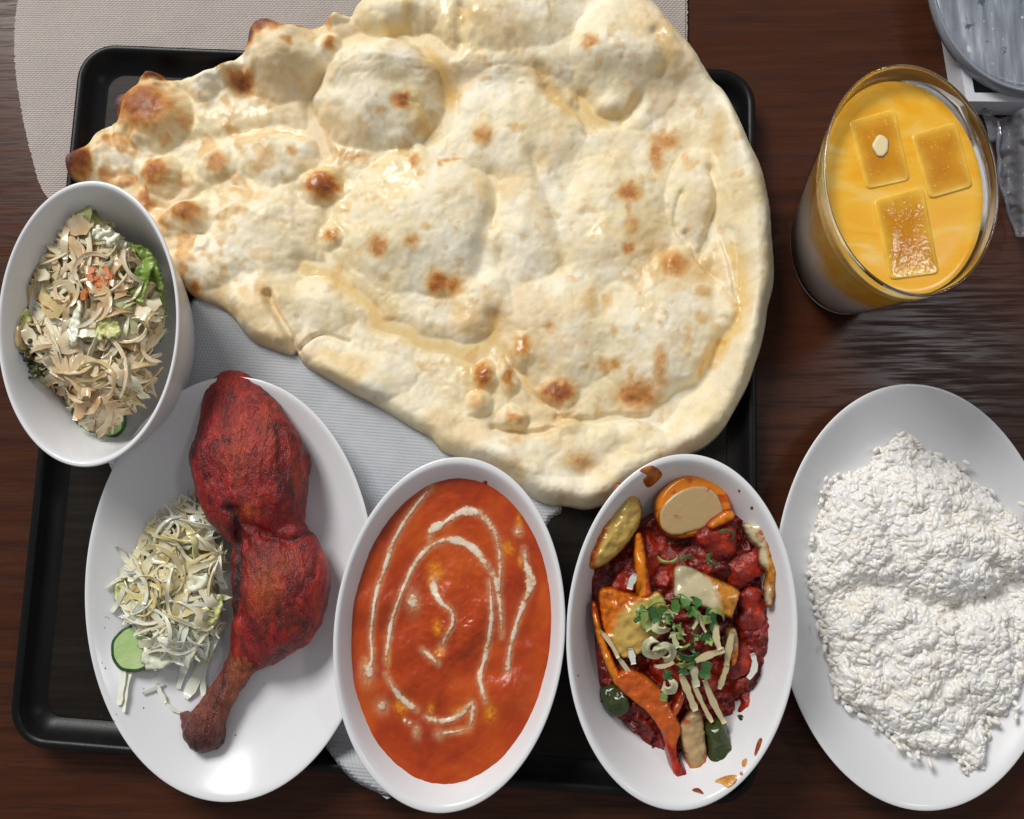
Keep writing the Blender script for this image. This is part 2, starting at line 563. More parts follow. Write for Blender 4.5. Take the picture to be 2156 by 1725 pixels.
def make_rice(name='steamed_rice', sss=0.0):
    w = N(name)
    w.b.inputs['Subsurface Weight'].default_value = sss
    w.b.inputs['Subsurface Radius'].default_value = (1.0, 0.88, 0.72)
    w.b.inputs['Subsurface Scale'].default_value = 0.003
    t = w.attr('tint')
    c = w.ramp(t, [(0.0, (0.80, 0.73, 0.61)), (0.5, (0.87, 0.84, 0.77)), (1.0, (0.90, 0.885, 0.86))])
    w.set(Base_Color=c, Roughness=0.36)
    return w.m


def make_onion(name, flesh, edge, gloss=0.22):
    w = N(name)
    e = w.attr('edge'); n = w.noise(55, 4, 0.6); n2 = w.noise(300, 3)
    v = w.co((40, 220, 40), (0, 0, 0.5)); fib = w.noise(1.0, 3, 0.5, v)
    c = w.mix(w.math('MULTIPLY', fib, 0.5), flesh, tuple(np.array(flesh) * 0.78))
    f = w.math('MULTIPLY_ADD', w.math('SUBTRACT', n, 0.5), 0.8, e)
    c = w.mix(w.ramp(f, [(0.40, (0, 0, 0)), (0.68, (1, 1, 1))]), c, w.ramp(n2, [(0.3, tuple(np.array(edge) * 0.45)), (0.6, edge)]))
    sp = w.ramp(w.noise(85, 4, 0.6), [(0.60, (0, 0, 0)), (0.70, (0.85, 0.85, 0.85))])
    c = w.mix(sp, c, (0.42, 0.060, 0.006))
    w.set(Base_Color=c, Roughness=gloss)
    w.b.inputs['Subsurface Weight'].default_value = 0.12
    w.b.inputs['Subsurface Radius'].default_value = (0.005, 0.003, 0.0015)
    w.bump(w.math('ADD', n2, w.math('MULTIPLY', sp, 0.8)), 0.35, 0.0008)
    return w.m


def make_redsauce(name='tomato_masala', k=1.0):
    w = N(name)
    n = w.noise(45, 5, 0.65, None, 0.4); n2 = w.noise(330, 4, 0.6); n3 = w.noise(1100, 2)
    c = w.ramp(n, [(0.28, (0.022 * k, 0.002, 0.002)), (0.48, (0.12 * k, 0.006 * k, 0.004)), (0.72, (0.34 * k, 0.026 * k, 0.007 * k))])
    w.set(Base_Color=c, Roughness=w.math('MULTIPLY_ADD', n2, 0.25, 0.06))
    w.bump(w.math('ADD', n2, w.math('MULTIPLY', n3, 0.2)), 0.6, 0.0020)
    return w.m


def make_lassi():
    w = N('mango_lassi')
    v = w.co((1, 1, 1)); sep = w.n('ShaderNodeSeparateXYZ'); w.l(v, sep.inputs[0])
    n = w.noise(1.0, 3, 0.5, w.co((16, 40, 22), (0, 0, 0.5)), 1.4); n2 = w.noise(60, 3)
    c = w.ramp(n, [(0.36, (0.90, 0.42, 0.010)), (0.52, (0.92, 0.50, 0.04)), (0.68, (0.93, 0.66, 0.20))])
    # unmixed yoghurt that settled on one side low in the glass
    k = w.math('ADD', w.math('MULTIPLY', sep.outputs[2], 1.0), w.math('MULTIPLY', sep.outputs[0], 0.72))
    k = w.math('ADD', k, w.math('MULTIPLY', w.math('SUBTRACT', n, 0.5), 0.06))
    c = w.mix(w.ramp(w.math('MULTIPLY', k, 10.0), [(0.22, (1, 1, 1)), (0.44, (0, 0, 0))]), c, (0.86, 0.78, 0.78))
    w.set(Base_Color=c, Roughness=0.22)
    w.b.inputs['Subsurface Weight'].default_value = 0.2
    w.b.inputs['Subsurface Radius'].default_value = (0.006, 0.004, 0.001)
    w.bump(n2, 0.1, 0.0008)
    return w.m


def make_thin_clear(name, tint=(0.95, 0.97, 0.97), fade=0.0, rough=0.02, wrinkle=0.0):
    w = N(name)
    w.t.nodes.remove(w.b)
    tr = w.n('ShaderNodeBsdfTransparent'); tr.inputs[0].default_value = (*tint, 1)
    gl = w.n('ShaderNodeBsdfGlossy'); gl.inputs['Roughness'].default_value = rough
    fr = w.n('ShaderNodeFresnel'); fr.inputs['IOR'].default_value = 1.45
    mx = w.n('ShaderNodeMixShader'); w.l(fr.outputs[0], mx.inputs[0]); w.l(tr.outputs[0], mx.inputs[1]); w.l(gl.outputs[0], mx.inputs[2])
    last = mx.outputs[0]
    if wrinkle:
        n = w.noise(90, 4, 0.6, None, 0.8); bp = w.n('ShaderNodeBump'); bp.inputs['Strength'].default_value = wrinkle; bp.inputs['Distance'].default_value = 0.002
        w.l(n, bp.inputs['Height']); w.l(bp.outputs[0], gl.inputs['Normal'])
    if fade:
        df = w.n('ShaderNodeBsdfDiffuse'); df.inputs[0].default_value = (0.55, 0.58, 0.64, 1)
        m2 = w.n('ShaderNodeMixShader'); m2.inputs[0].default_value = fade
        w.l(last, m2.inputs[1]); w.l(df.outputs[0], m2.inputs[2]); last = m2.outputs[0]
    w.l(last, w.out.inputs[0])
    return w.m


M_wood = make_wood(); M_china = make_china(); M_weave = make_mat_weave(); M_tray, M_trayfloor = make_tray_mats()
M_paper = make_paper(); M_naan = make_naan(); M_chicken = make_chicken('tandoori_meat'); M_bone = make_chicken('roasted_bone', True)
M_curry = make_curry(); M_cream = make_cream()
M_slaw = make_shreds('dressed_cabbage', (0.88, 0.83, 0.62), (0.64, 0.72, 0.30), (0.68, 0.45, 0.22))
M_slaw2 = make_shreds('plate_cabbage', (0.88, 0.90, 0.78), (0.76, 0.80, 0.42), (0.76, 0.60, 0.22))
M_rice = make_rice(); M_ricecore = make_rice('sticky_rice_mass', 0.5); M_red = make_redsauce('tomato_masala', 1.35); M_meat = make_redsauce('sauced_meat', 2.3); M_lassi = make_lassi()
M_thin = make_thin_clear('clear_glass_wall', (0.97, 0.97, 0.96))
M_film = make_thin_clear('clear_plastic_film', (0.80, 0.82, 0.86), 0.22, 0.12, 0.6)
M_glass = plain('solid_glass', (0.95, 0.96, 0.95), 0.02, Transmission_Weight=1.0, IOR=1.48)

# ------------------------------------------------------------------ table
def make_table():
    x0, x1, y0, y1, t = -0.75, 0.75, -0.36, 0.75, 0.03
    b = 0.003
    V = []
    for z, i in ((0, b), (-b, 0), (-t, 0)):
        V += [(x0 + i, y0 + i, z), (x1 - i, y0 + i, z), (x1 - i, y1 - i, z), (x0 + i, y1 - i, z)]
    Fc = [(0, 1, 2, 3), (11, 10, 9, 8)]
    for r in range(2):
        for k in range(4):
            Fc.append((r * 4 + k, r * 4 + 4 + k, r * 4 + 4 + (k + 1) % 4, r * 4 + (k + 1) % 4))
    o = mesh('table_top', V, Fc, M_wood, smooth=False)
    o['kind'] = 'structure'; o['label'] = 'dark reddish brown wooden table top with horizontal grain'


make_table()

# ------------------------------------------------------------------ placemat
def make_placemat():
    pts = [(1447, -260), (1447, 100), (1446, 420), (1300, 520), (900, 560), (500, 540), (250, 490), (150, 450), (92, 405), (62, 310), (42, 215), (30, 110), (38, 0), (70, -120), (150, -260)]
    dense = []
    for i in range(len(pts)):
        dense.append(pts[i])
    poly = spline(pts, 10)
    poly = resample(poly, 3.0)
    straight = poly[:, 0] > 1440
    j = rng.normal(0, 0.9, len(poly))
    poly[:, 0] = np.where(straight, 1447 + j, poly[:, 0] + j); poly[:, 1] += rng.normal(0, 0.7, len(poly))
    top = PA(poly[:, 0], poly[:, 1], 0.0025); bot = PA(poly[:, 0], poly[:, 1], 0.0006)
    n = len(poly)
    Fc = [tuple(range(n - 1, -1, -1)), tuple(range(n, 2 * n))]
    for i in range(n):
        k = (i + 1) % n
        Fc.append((i, k, n + k, n + i))
    o = mesh('placemat', np.vstack([top, bot]), Fc, M_weave, smooth=False)
    tag(o, 'beige woven placemat with a rounded left end under the tray and bread', 'placemat')


make_placemat()

# ------------------------------------------------------------------ tray
TZ = 0.0025                                     # underside of the tray (on the mat)
TRAY_F = TZ + 0.0035                            # tray floor
TRAY_R = TZ + 0.0165                            # tray rim
TRAY_Q = PA(np.array([168, 1591, 1598, 12]), np.array([90, 146, 1702, 1570]), TRAY_R)[:, :2]


def rquad(q, inset, rad, nseg=10):
    """rounded quadrilateral, moved inwards by inset"""
    q = np.asarray(q); c = q.mean(0); m = len(q); lines = []
    for i in range(m):
        a, b = q[i], q[(i + 1) % m]; d = (b - a) / np.linalg.norm(b - a); nrm = np.array([-d[1], d[0]])
        if np.dot(c - a, nrm) < 0: nrm = -nrm
        lines.append((a + nrm * inset, d))
    cor = []
    for i in range(m):
        p, d = lines[i - 1]; r, e = lines[i]
        t = np.linalg.solve(np.array([d, -e]).T, r - p); cor.append(p + d * t[0])
    cor = np.array(cor); out = []
    for i in range(m):
        a, b, c2 = cor[i - 1], cor[i], cor[(i + 1) % m]
        u = (a - b) / np.linalg.norm(a - b); v = (c2 - b) / np.linalg.norm(c2 - b)
        half = math.acos(np.clip(np.dot(u, v), -1, 1)) / 2; L = rad / math.tan(half)
        ctr = b + (u + v) / np.linalg.norm(u + v) * rad / math.sin(half)
        a0 = b + u * L - ctr; a1 = b + v * L - ctr
        t0 = math.atan2(a0[1], a0[0]); t1 = math.atan2(a1[1], a1[0])
        dt = (t1 - t0 + math.pi) % (2 * math.pi) - math.pi
        for k in range(nseg + 1):
            th = t0 + dt * k / nseg
            out.append(ctr + rad * np.array([math.cos(th), math.sin(th)]))
    return np.array(out)


def make_tray():
    c = TRAY_Q.mean(0)
    t = thing('serving_tray', (c[0], c[1], TZ), 'black plastic serving tray with raised rim under the bread and bowls', 'tray')
    R = 0.026
    prof = [(0.010, 0.0), (0.004, 0.0015), (0.001, 0.010), (0.0, 0.0150), (0.0008, 0.0162), (0.0022, 0.0165), (0.0042, 0.0162), (0.0056, 0.0148), (0.0075, 0.010), (0.014, 0.0046), (0.0165, 0.0036)]
    rings = []
    for ins, z in prof:
        r = rquad(TRAY_Q, ins, max(R - ins, 0.012)); rings.append(np.c_[r, np.full(len(r), TZ + z)])
    n = len(rings[0]); V = np.vstack(rings); Fc = []
    for i in range(len(rings) - 1):
        for j in range(n):
            k = (j + 1) % n
            Fc.append((i * n + j, i * n + k, (i + 1) * n + k, (i + 1) * n + j))
    Fc.append(tuple(range(n - 1, -1, -1)))
    mesh('rim', V, Fc, M_tray, t)
    fl = np.vstack([np.c_[rquad(TRAY_Q, 0.016, 0.012), np.full(n, TZ + 0.0032)], np.c_[rquad(TRAY_Q, 0.0172, 0.012), np.full(n, TZ + 0.0040)]])
    Fc = [(j, (j + 1) % n, n + (j + 1) % n, n + j) for j in range(n)] + [tuple(range(n, 2 * n))]
    mesh('floor_panel', fl, Fc, M_trayfloor, t, smooth=False)


make_tray()


# ------------------------------------------------------------------ paper liner
def make_paper_sheet():
    pts = [(225, 950), (300, 860), (430, 600), (700, 500), (1000, 700), (1175, 1040), (1150, 1110), (1060, 1320), (930, 1560), (860, 1650), (812, 1684), (800, 1672), (740, 1640), (690, 1580), (600, 1450), (420, 1250), (270, 1040)]
    poly = resample(spline(pts, 6), 4)

    def zb(x, y):
        # lies on the tray floor, rides up over the front rim
        e = sstep(1535, 1612, y - (x - 700) * 0.085)
        return TRAY_F + 0.0012 + e * 0.0135 + 0.0006 * fbm(x, y, 90, 3) * (1 - e)
    def hf(x, y, d):
        return 0.0006 + 0.0 * x
    patch('paper_liner', pts, 7, zb, lambda x, y, d: np.minimum(d / 7, 1) * 0.0006, M_paper).update_tag()
    o = bpy.data.objects['paper_liner']
    tag(o, 'grey white embossed paper sheet lying between the tray and the dishes', 'paper')


make_paper_sheet()

# ------------------------------------------------------------------ naan
NAAN = [(150, 372), (152, 347), (166, 325), (191, 303), (214, 278), (240, 266), (252, 256), (246, 236), (250, 217), (266, 201), (289, 191), (305, 172), (322, 160), (344, 161), (358, 172), (380, 172), (400, 164), (427, 161), (450, 147), (477, 141), (508, 122), (522, 103), (533, 75), (547, 58), (572, 50), (589, 53), (605, 62), (636, 58), (658, 62), (686, 53), (708, 37), (727, 40), (740, 40), (749, 22), (766, 0), (790, -30), (850, -75), (950, -110), (1080, -125), (1200, -115), (1290, -80), (1345, -30), (1367, 0), (1390, 25), (1417, 61), (1445, 89), (1467, 119), (1481, 144), (1501, 175), (1523, 197), (1548, 239), (1567, 278), (1581, 311), (1598, 344), (1609, 383), (1619, 433), (1624, 492), (1629, 555), (1628, 601), (1616, 650), (1612, 682), (1602, 730), (1590, 767), (1573, 815), (1541, 874), (1520, 908), (1486, 942), (1440, 966), (1390, 990), (1330, 1020), (1290, 1055), (1239, 1074), (1194, 1068), (1139, 1058), (1083, 1020), (1030, 985), (980, 968), (930, 950), (906, 922), (882, 908), (861, 896), (788, 852), (744, 830), (688, 797), (644, 772), (633, 757), (625, 744), (616, 749), (577, 738), (535, 719), (510, 694), (488, 666), (455, 644), (416, 630), (380, 602), (345, 562), (310, 500), (262, 445), (200, 402), (165, 388)]
BUB = [  # x, y, rx, ry, height mm
    (800, 205, 140, 125, 17), (600, 140, 92, 95, 13), (335, 255, 78, 76, 13), (590, 335, 92, 62, 7), (560, 490, 120, 105, 7),
    (895, 480, 180, 150, 13), (1090, 270, 150, 120, 7), (835, 38, 95, 50, 10), (1060, 30, 170, 90, 9), (1320, 130, 120, 150, 11),
    (1290, 480, 120, 150, 8), (1120, 470, 80, 130, 6), (1190, 700, 150, 120, 7), (1400, 700, 150, 160, 9), (1460, 420, 60, 100, 6),
    (575, 655, 80, 75, 6), (760, 800, 130, 60, 6), (1170, 950, 150, 60, 6), (700, 640, 80, 60, 4), (1010, 640, 70, 90, 5),
    (345, 380, 48, 45, 8), (468, 355, 48, 44, 6), (410, 462, 58, 40, 8), (700, 105, 30, 28, 6), (1018, 298, 26, 26, 4), (703, 505, 28, 25, 4),
    (1415, 567, 38, 36, 4), (1022, 798, 30, 42, 6), (1070, 800, 22, 44, 5), (1010, 852, 32, 26, 7), (1085, 882, 38, 30, 7), (1215, 970, 66, 48, 7),
    (685, 402, 46, 40, 6), (1175, 826, 50, 40, 4), (1100, 740, 36, 36, 5), (170, 350, 34, 42, 7), (565, 80, 52, 42, 9), (255, 232, 30, 38, 6),
    (440, 190, 40, 34, 6), (490, 160, 30, 26, 6), (720, 45, 26, 22, 6), (1275, 240, 26, 28, 5), (930, 608, 40, 32, 4), (250, 330, 50, 50, 6),
    (1340, 925, 55, 40, 6), (1270, 925, 40, 34, 6), (1190, 905, 36, 26, 5), (450, 560, 70, 60, 5), (320, 170, 34, 28, 6)]
SPOT = [  # x, y, rx, ry, strength
    (166, 345, 24, 36, 1.35), (190, 350, 14, 34, 0.9), (325, 245, 58, 46, 0.86), (258, 228, 20, 32, 1.35), (280, 215, 16, 22, 0.8), (325, 168, 32, 14, 1.05),
    (558, 72, 36, 26, 1.05), (536, 88, 18, 28, 1.35), (590, 72, 30, 24, 0.75), (640, 64, 32, 10, 0.65), (520, 187, 27, 24, 0.78), (625, 117, 11, 10, 0.5),
    (700, 103, 14, 14, 0.55), (721, 42, 10, 8, 0.7), (697, 58, 9, 15, 0.5), (482, 143, 14, 18, 0.7), (345, 378, 25, 29, 0.78), (468, 355, 21, 21, 0.62),
    (315, 425, 13, 27, 0.72), (410, 462, 33, 20, 0.68), (575, 345, 20, 20, 0.33), (560, 366, 22, 10, 0.35), (625, 332, 13, 12, 0.45), (421, 614, 15, 14, 0.68),
    (686, 402, 32, 22, 0.88), (672, 405, 18, 14, 0.72), (855, 243, 16, 15, 0.84), (815, 262, 14, 8, 0.36), (805, 12, 16, 13, 0.58), (752, 340, 24, 10, 0.42),
    (878, 356, 7, 18, 0.55), (950, 347, 24, 5, 0.5), (930, 358, 6, 10, 0.45), (1018, 298, 19, 20, 0.52), (1088, 288, 18, 8, 0.38), (703, 505, 14, 13, 0.58),
    (806, 532, 21, 21, 0.56), (875, 528, 15, 15, 0.5), (926, 605, 20, 19, 0.76), (955, 610, 24, 19, 0.48), (1240, 112, 14, 16, 0.55), (1398, 305, 34, 20, 0.5),
    (1380, 335, 16, 36, 0.55), (1320, 420, 24, 20, 0.62), (1318, 452, 9, 30, 0.42), (1325, 490, 16, 22, 0.42), (1321, 537, 14, 14, 0.58), (1415, 567, 32, 28, 0.55),
    (1452, 360, 12, 14, 0.35), (1100, 735, 20, 24, 0.5), (1158, 697, 15, 16, 0.45), (1020, 796, 16, 28, 0.74), (1070, 800, 10, 22, 0.62), (1175, 829, 32, 22, 0.88),
    (1268, 775, 12, 15, 0.45), (1294, 775, 13, 14, 0.45), (1340, 836, 40, 30, 0.68), (1384, 785, 14, 46, 0.45), (1325, 800, 8, 22, 0.4), (1240, 640, 18, 32, 0.28),
    (1276, 640, 12, 20, 0.33), (1290, 705, 9, 14, 0.36), (1472, 626, 20, 12, 0.33), (1470, 680, 18, 12, 0.3), (1440, 722, 12, 24, 0.3), (1010, 855, 18, 13, 0.42),
    (1083, 884, 17, 12, 0.56), (1220, 975, 30, 22, 0.42), (1090, 928, 12, 10, 0.35), (1012, 420, 10, 22, 0.2), (1440, 345, 10, 26, 0.3), (1500, 700, 12, 12, 0.15),
    (910, 500, 12, 9, 0.32), (1090, 735, 34, 34, 0.2), (720, 330, 12, 10, 0.3), (560, 620, 14, 20, 0.4), (470, 620, 22, 26, 0.22), (1345, 60, 30, 60, 0.2), (1505, 300, 14, 40, 0.22)]
OIL = [  # polyline, width, strength: ghee pooled along creases
    ([(905, 112), (930, 150), (950, 215)], 15, 0.95), ([(820, 78), (860, 72), (865, 40)], 18, 0.8), ([(885, 240), (905, 285)], 20, 0.85), ([(1130, 150), (1160, 205), (1200, 245), (1240, 262)], 15, 0.7),
    ([(1225, 215), (1250, 255), (1310, 250), (1330, 225)], 13, 0.8), ([(647, 569), (702, 585), (744, 619), (786, 652), (799, 685), (855, 702), (883, 722), (949, 736), (993, 745), (1037, 716), (1044, 676)], 17, 0.85),
    ([(949, 740), (985, 775), (1000, 830)], 20, 0.7), ([(1037, 716), (1075, 760), (1100, 800), (1140, 850)], 9, 0.6), ([(1534, 524), (1551, 565), (1556, 614), (1554, 662), (1539, 699), (1517, 728), (1469, 780)], 15, 0.95),
    ([(720, 560), (740, 600), (790, 640), (820, 655)], 34, 0.45), ([(1390, 95), (1398, 150), (1385, 170)], 18, 0.5), ([(930, 605), (960, 612)], 26, 0.6), ([(590, 278), (640, 285)], 12, 0.5), ([(700, 330), (720, 380)], 20, 0.4),
    ([(1100, 730), (1110, 760)], 26, 0.6), ([(1020, 770), (1025, 810), (1080, 830)], 26, 0.5), ([(1270, 770), (1290, 775)], 20, 0.5), ([(1165, 830), (1190, 830)], 25, 0.4), ([(1005, 380), (1035, 440), (1050, 520)], 12, 0.35),
    ([(1120, 430), (1180, 560)], 14, 0.3), ([(430, 420), (520, 410)], 25, 0.3), ([(690, 300), (700, 240)], 10, 0.3), ([(330, 440), (330, 500)], 22, 0.4), ([(900, 760), (960, 850)], 30, 0.3)]
CREASE = [  # polyline, width, depth mm
    ([(905, 112), (930, 150), (955, 220), (940, 270), (900, 300)], 16, 7), ([(690, 330), (660, 240), (690, 150), (740, 95), (820, 80), (880, 90)], 14, 5), ([(647, 569), (702, 585), (744, 619), (786, 652), (799, 685), (855, 702), (883, 722), (949, 736), (993, 745), (1037, 716), (1044, 676)], 20, 5),
    ([(1534, 500), (1551, 565), (1556, 614), (1554, 662), (1539, 699), (1517, 728), (1469, 806), (1430, 835), (1385, 885)], 17, 7), ([(1173, 880), (1208, 891), (1260, 891), (1298, 884), (1382, 887)], 8, 5), ([(1040, 900), (1069, 908), (1132, 915), (1165, 905)], 8, 4),
    ([(1100, 790), (1120, 835), (1172, 862)], 8, 4), ([(1037, 716), (1075, 760), (1095, 800)], 8, 4), ([(623, 737), (612, 700), (575, 630)], 8, 6), ([(640, 740), (660, 718), (690, 708), (740, 722)], 5, 3.5), ([(1225, 215), (1245, 262), (1310, 260), (1345, 225)], 16, 5),
    ([(1040, 380), (1045, 440), (1020, 520), (1010, 590)], 18, 4), ([(1120, 340), (1160, 440), (1190, 560)], 14, 2.5), ([(1490, 370), (1505, 420), (1500, 490), (1470, 545)], 10, 4), ([(1440, 500), (1470, 560), (1500, 590)], 6, 2.5), ([(330, 440), (380, 445), (430, 410)], 10, 3),
    ([(240, 290), (260, 340), (300, 400)], 12, 3), ([(420, 300), (500, 290), (580, 280), (660, 290)], 16, 3), ([(1135, 150), (1165, 210), (1240, 262)], 14, 4), ([(1380, 95), (1398, 150), (1385, 175)], 14, 3), ([(1430, 420), (1420, 480), (1440, 520)], 6, 2.5), ([(700, 430), (690, 520), (720, 590)], 14, 3), ([(880, 60), (960, 120), (975, 40)], 14, 4)]


def linedist(x, y, pl, step=3.0):
    pl = resample(spline(pl, 6, closed=False), step, closed=False) if len(pl) > 2 else resample(np.asarray(pl, float), step, closed=False)
    d = np.full(x.shape, 1e9)
    lo = pl.min(0) - 120; hi = pl.max(0) + 120
    m = (x > lo[0]) & (x < hi[0]) & (y > lo[1]) & (y < hi[1])
    xm, ym = x[m], y[m]; dm = np.full(xm.shape, 1e9)
    for p in pl:
        dm = np.minimum(dm, (xm - p[0]) ** 2 + (ym - p[1]) ** 2)
    d[m] = np.sqrt(dm)
    return d


def make_naan_bread():
    def zb(x, y):
        up = np.maximum(np.maximum(sstep(1490, 1560, x), sstep(215, 120, y)), sstep(250, 170, x))
        return TRAY_F + 0.003 + up * (TRAY_R - TRAY_F - 0.001)

    def hf(x, y, d):
        wob = fbm(x, y, 60, 3, 1.0) * 9; wob2 = fbm(x, y, 60, 3, 2.0) * 9
        xx, yy = x + wob, y + wob2
        h = np.zeros(x.shape)
        k = 2.2
        acc = np.zeros(x.shape)
        for bx, by, a, b, hh in BUB:
            q = ((xx - bx) / a) ** 2 + ((yy - by) / b) ** 2
            dome = np.clip(1 - q, 0, 1) ** 1.0 * hh
            acc = acc + np.exp(dome / k) - 1
        h = k * np.log1p(acc)
        # rolled rim along the lower right side
        ang = sstep(1180, 1500, x + 0.55 * y - 120)
        rim = np.exp(-((d - 38) / 30) ** 2) * 8.5 * ang
        bot = np.exp(-((d - 30) / 30) ** 2) * 4.5 * sstep(560, 800, y) * (1 - ang)
        h = h * (1 - 0.55 * ang * np.exp(-(d / 60) ** 2)) + rim + bot
        for pl, wd, dep in CREASE:
            dist = linedist(xx * 0.5 + x * 0.5, yy * 0.5 + y * 0.5, pl)
            h = h - dep * np.exp(-(dist / wd) ** 2)
        h = h + 1.0 * fbm(x, y, 60, 2, 3.0) + 0.40 * np.abs(fbm(x, y, 24, 2, 4.0)) + 0.14 * fbm(x, y, 9, 3, 5.0)
        h = np.maximum(h, -2.5)
        lft = sstep(760, 380, x)
        h = h + lft * 2.0 * np.clip(fbm(x, y, 34, 2, 7.0), 0, 1)
        return rounded(d, 26) * (6.0 + 1.2 * h) * 0.001

    def at(x, y, d):
        wob = fbm(x, y, 14, 3, 8.0) * 5; wob2 = fbm(x, y, 14, 3, 9.0) * 5
        br = np.zeros(x.shape)
        for sx, sy, a, b, s in SPOT:
            q = ((x + wob - sx) / a) ** 2 + ((y + wob2 - sy) / b) ** 2
            br = np.maximum(br, s * 0.93 * np.exp(-(q ** 1.3) * 0.66))
        # small toasted flecks, denser towards the thin left end
        fl = fbm(x, y, 26, 3, 12.0); br = np.maximum(br, 0.18 * sstep(0.42, 0.9, fl))
        lft = sstep(820, 250, x)
        br = np.maximum(br, lft * 0.40 * sstep(0.15, 0.7, fbm(x, y, 40, 3, 13.0)))
        br = np.maximum(br, 0.16 * sstep(0.0, 0.7, fbm(x, y, 120, 3, 14.0)))
        oil = np.zeros(x.shape)
        for pl, wd, s in OIL:
            oil = np.maximum(oil, s * np.exp(-(linedist(x + wob, y + wob2, pl) / wd) ** 2))
        oil = np.maximum(oil, 0.45 * sstep(0.25, 0.8, fbm(x, y, 150, 3, 15.0)) * sstep(40, 140, d))
        return {'brown': br, 'oil': oil}
    o = patch('naan_bread', NAAN, 2.9, zb, hf, M_naan, None, at, smooth_n=5)
    tag(o, 'large blistered naan flatbread with browned spots laid across the tray', 'bread')


make_naan_bread()

# ------------------------------------------------------------------ crockery
BOWL = [(0.50, 0.0), (0.56, 0.0), (0.60, 0.004), (0.70, 0.10), (0.83, 0.45), (0.93, 0.80), (0.985, 0.955), (1.0, 0.985), (0.992, 1.0), (0.972, 0.998), (0.952, 0.970), (0.92, 0.88), (0.86, 0.68), (0.78, 0.42), (0.68, 0.22), (0.55, 0.135), (0.40, 0.12), (0.2, 0.115), (0.03, 0.115)]
PLATE = [(0.50, 0.0), (0.55, 0.0), (0.58, 0.03), (0.66, 0.16), (0.82, 0.50), (0.95, 0.86), (0.992, 0.955), (1.0, 0.985), (0.994, 1.0), (0.984, 0.995), (0.965, 0.955), (0.90, 0.76), (0.82, 0.54), (0.74, 0.36), (0.67, 0.27), (0.58, 0.235), (0.40, 0.22), (0.2, 0.22), (0.03, 0.22)]


class Dish:
    def __init__(self, name, cx, cy, a, b, deg, base, H, prof, label, cat):
        self.zr = base + H; self.base = base; self.H = H; self.prof = prof
        self.c, self.A, self.B = ellipse_axes(cx, cy, a, b, deg, self.zr - 0.001)
        self.o = thing(name, (self.c[0], self.c[1], base), label, cat)
        sp = smoothprof([(s, z * H) for s, z in prof], 3)
        k = [i for i, (s, z) in enumerate(prof) if z == 1.0][0] * 3
        revolve('outer_shell', self.c, self.A, self.B, sp[:k + 1], base, M_china, self.o, 144, cap1=False)
        revolve('inner_surface', self.c, self.A, self.B, sp[k:], base, M_china, self.o, 144, cap0=False)
        self.inner = [(s, z * H) for s, z in prof[k // 3:]]

    def zin(self, s):
        """height of the inner surface at radius fraction s"""
        ss = np.array([p[0] for p in self.inner])[::-1]; zz = np.array([p[1] for p in self.inner])[::-1]
        return self.base + np.interp(s, ss, zz)

    def sfrac(self, X, Y):
        Mi = np.linalg.inv(np.array([self.A, self.B]).T)
        q = np.stack([X - self.c[0], Y - self.c[1]], -1) @ Mi.T
        return np.linalg.norm(q, axis=-1)

    def zfloor(self, px, py, it=3):
        """height of the inner surface met by the sight line through (px, py)"""
        px = np.asarray(px, float); z = np.full(np.broadcast(px, py).shape, self.base + self.H * 0.5)
        for _ in range(it):
            w = PA(px, py, z); z = 0.5 * z + 0.5 * self.zin(np.clip(self.sfrac(w[..., 0], w[..., 1]), 0, 0.99))
        return z


salad_bowl = Dish('salad_bowl', 187, 679, 191, 301, 2.5, TRAY_F + 0.0005, 0.068, BOWL, 'deep white china bowl of shredded salad at the left edge of the tray', 'bowl')
meat_plate = Dish('oval_plate', 484, 1233, 305, 447, 2.0, TRAY_F + 0.0015, 0.024, PLATE, 'oval white china plate under the red chicken leg', 'plate')
curry_bowl = Dish('oval_bowl', 945.5, 1332, 243, 375, 5.0, TRAY_F + 0.0020, 0.047, BOWL, 'oval white china bowl filled with orange creamy curry', 'bowl')
stew_bowl = Dish('oval_bowl', 1435, 1326, 243.5, 375, 2.0, TRAY_F + 0.0005, 0.047, BOWL, 'oval white china bowl of onion and pepper stew', 'bowl')
rice_plate = Dish('oval_plate', 1931, 1250, 302, 449, -4.0, 0.0005, 0.024, PLATE, 'oval white china plate of white rice standing on the bare table', 'plate')

# ------------------------------------------------------------------ curry
def c3(p): return (673.7 + .4659 * p[0], 920.8 + .4659 * p[1])


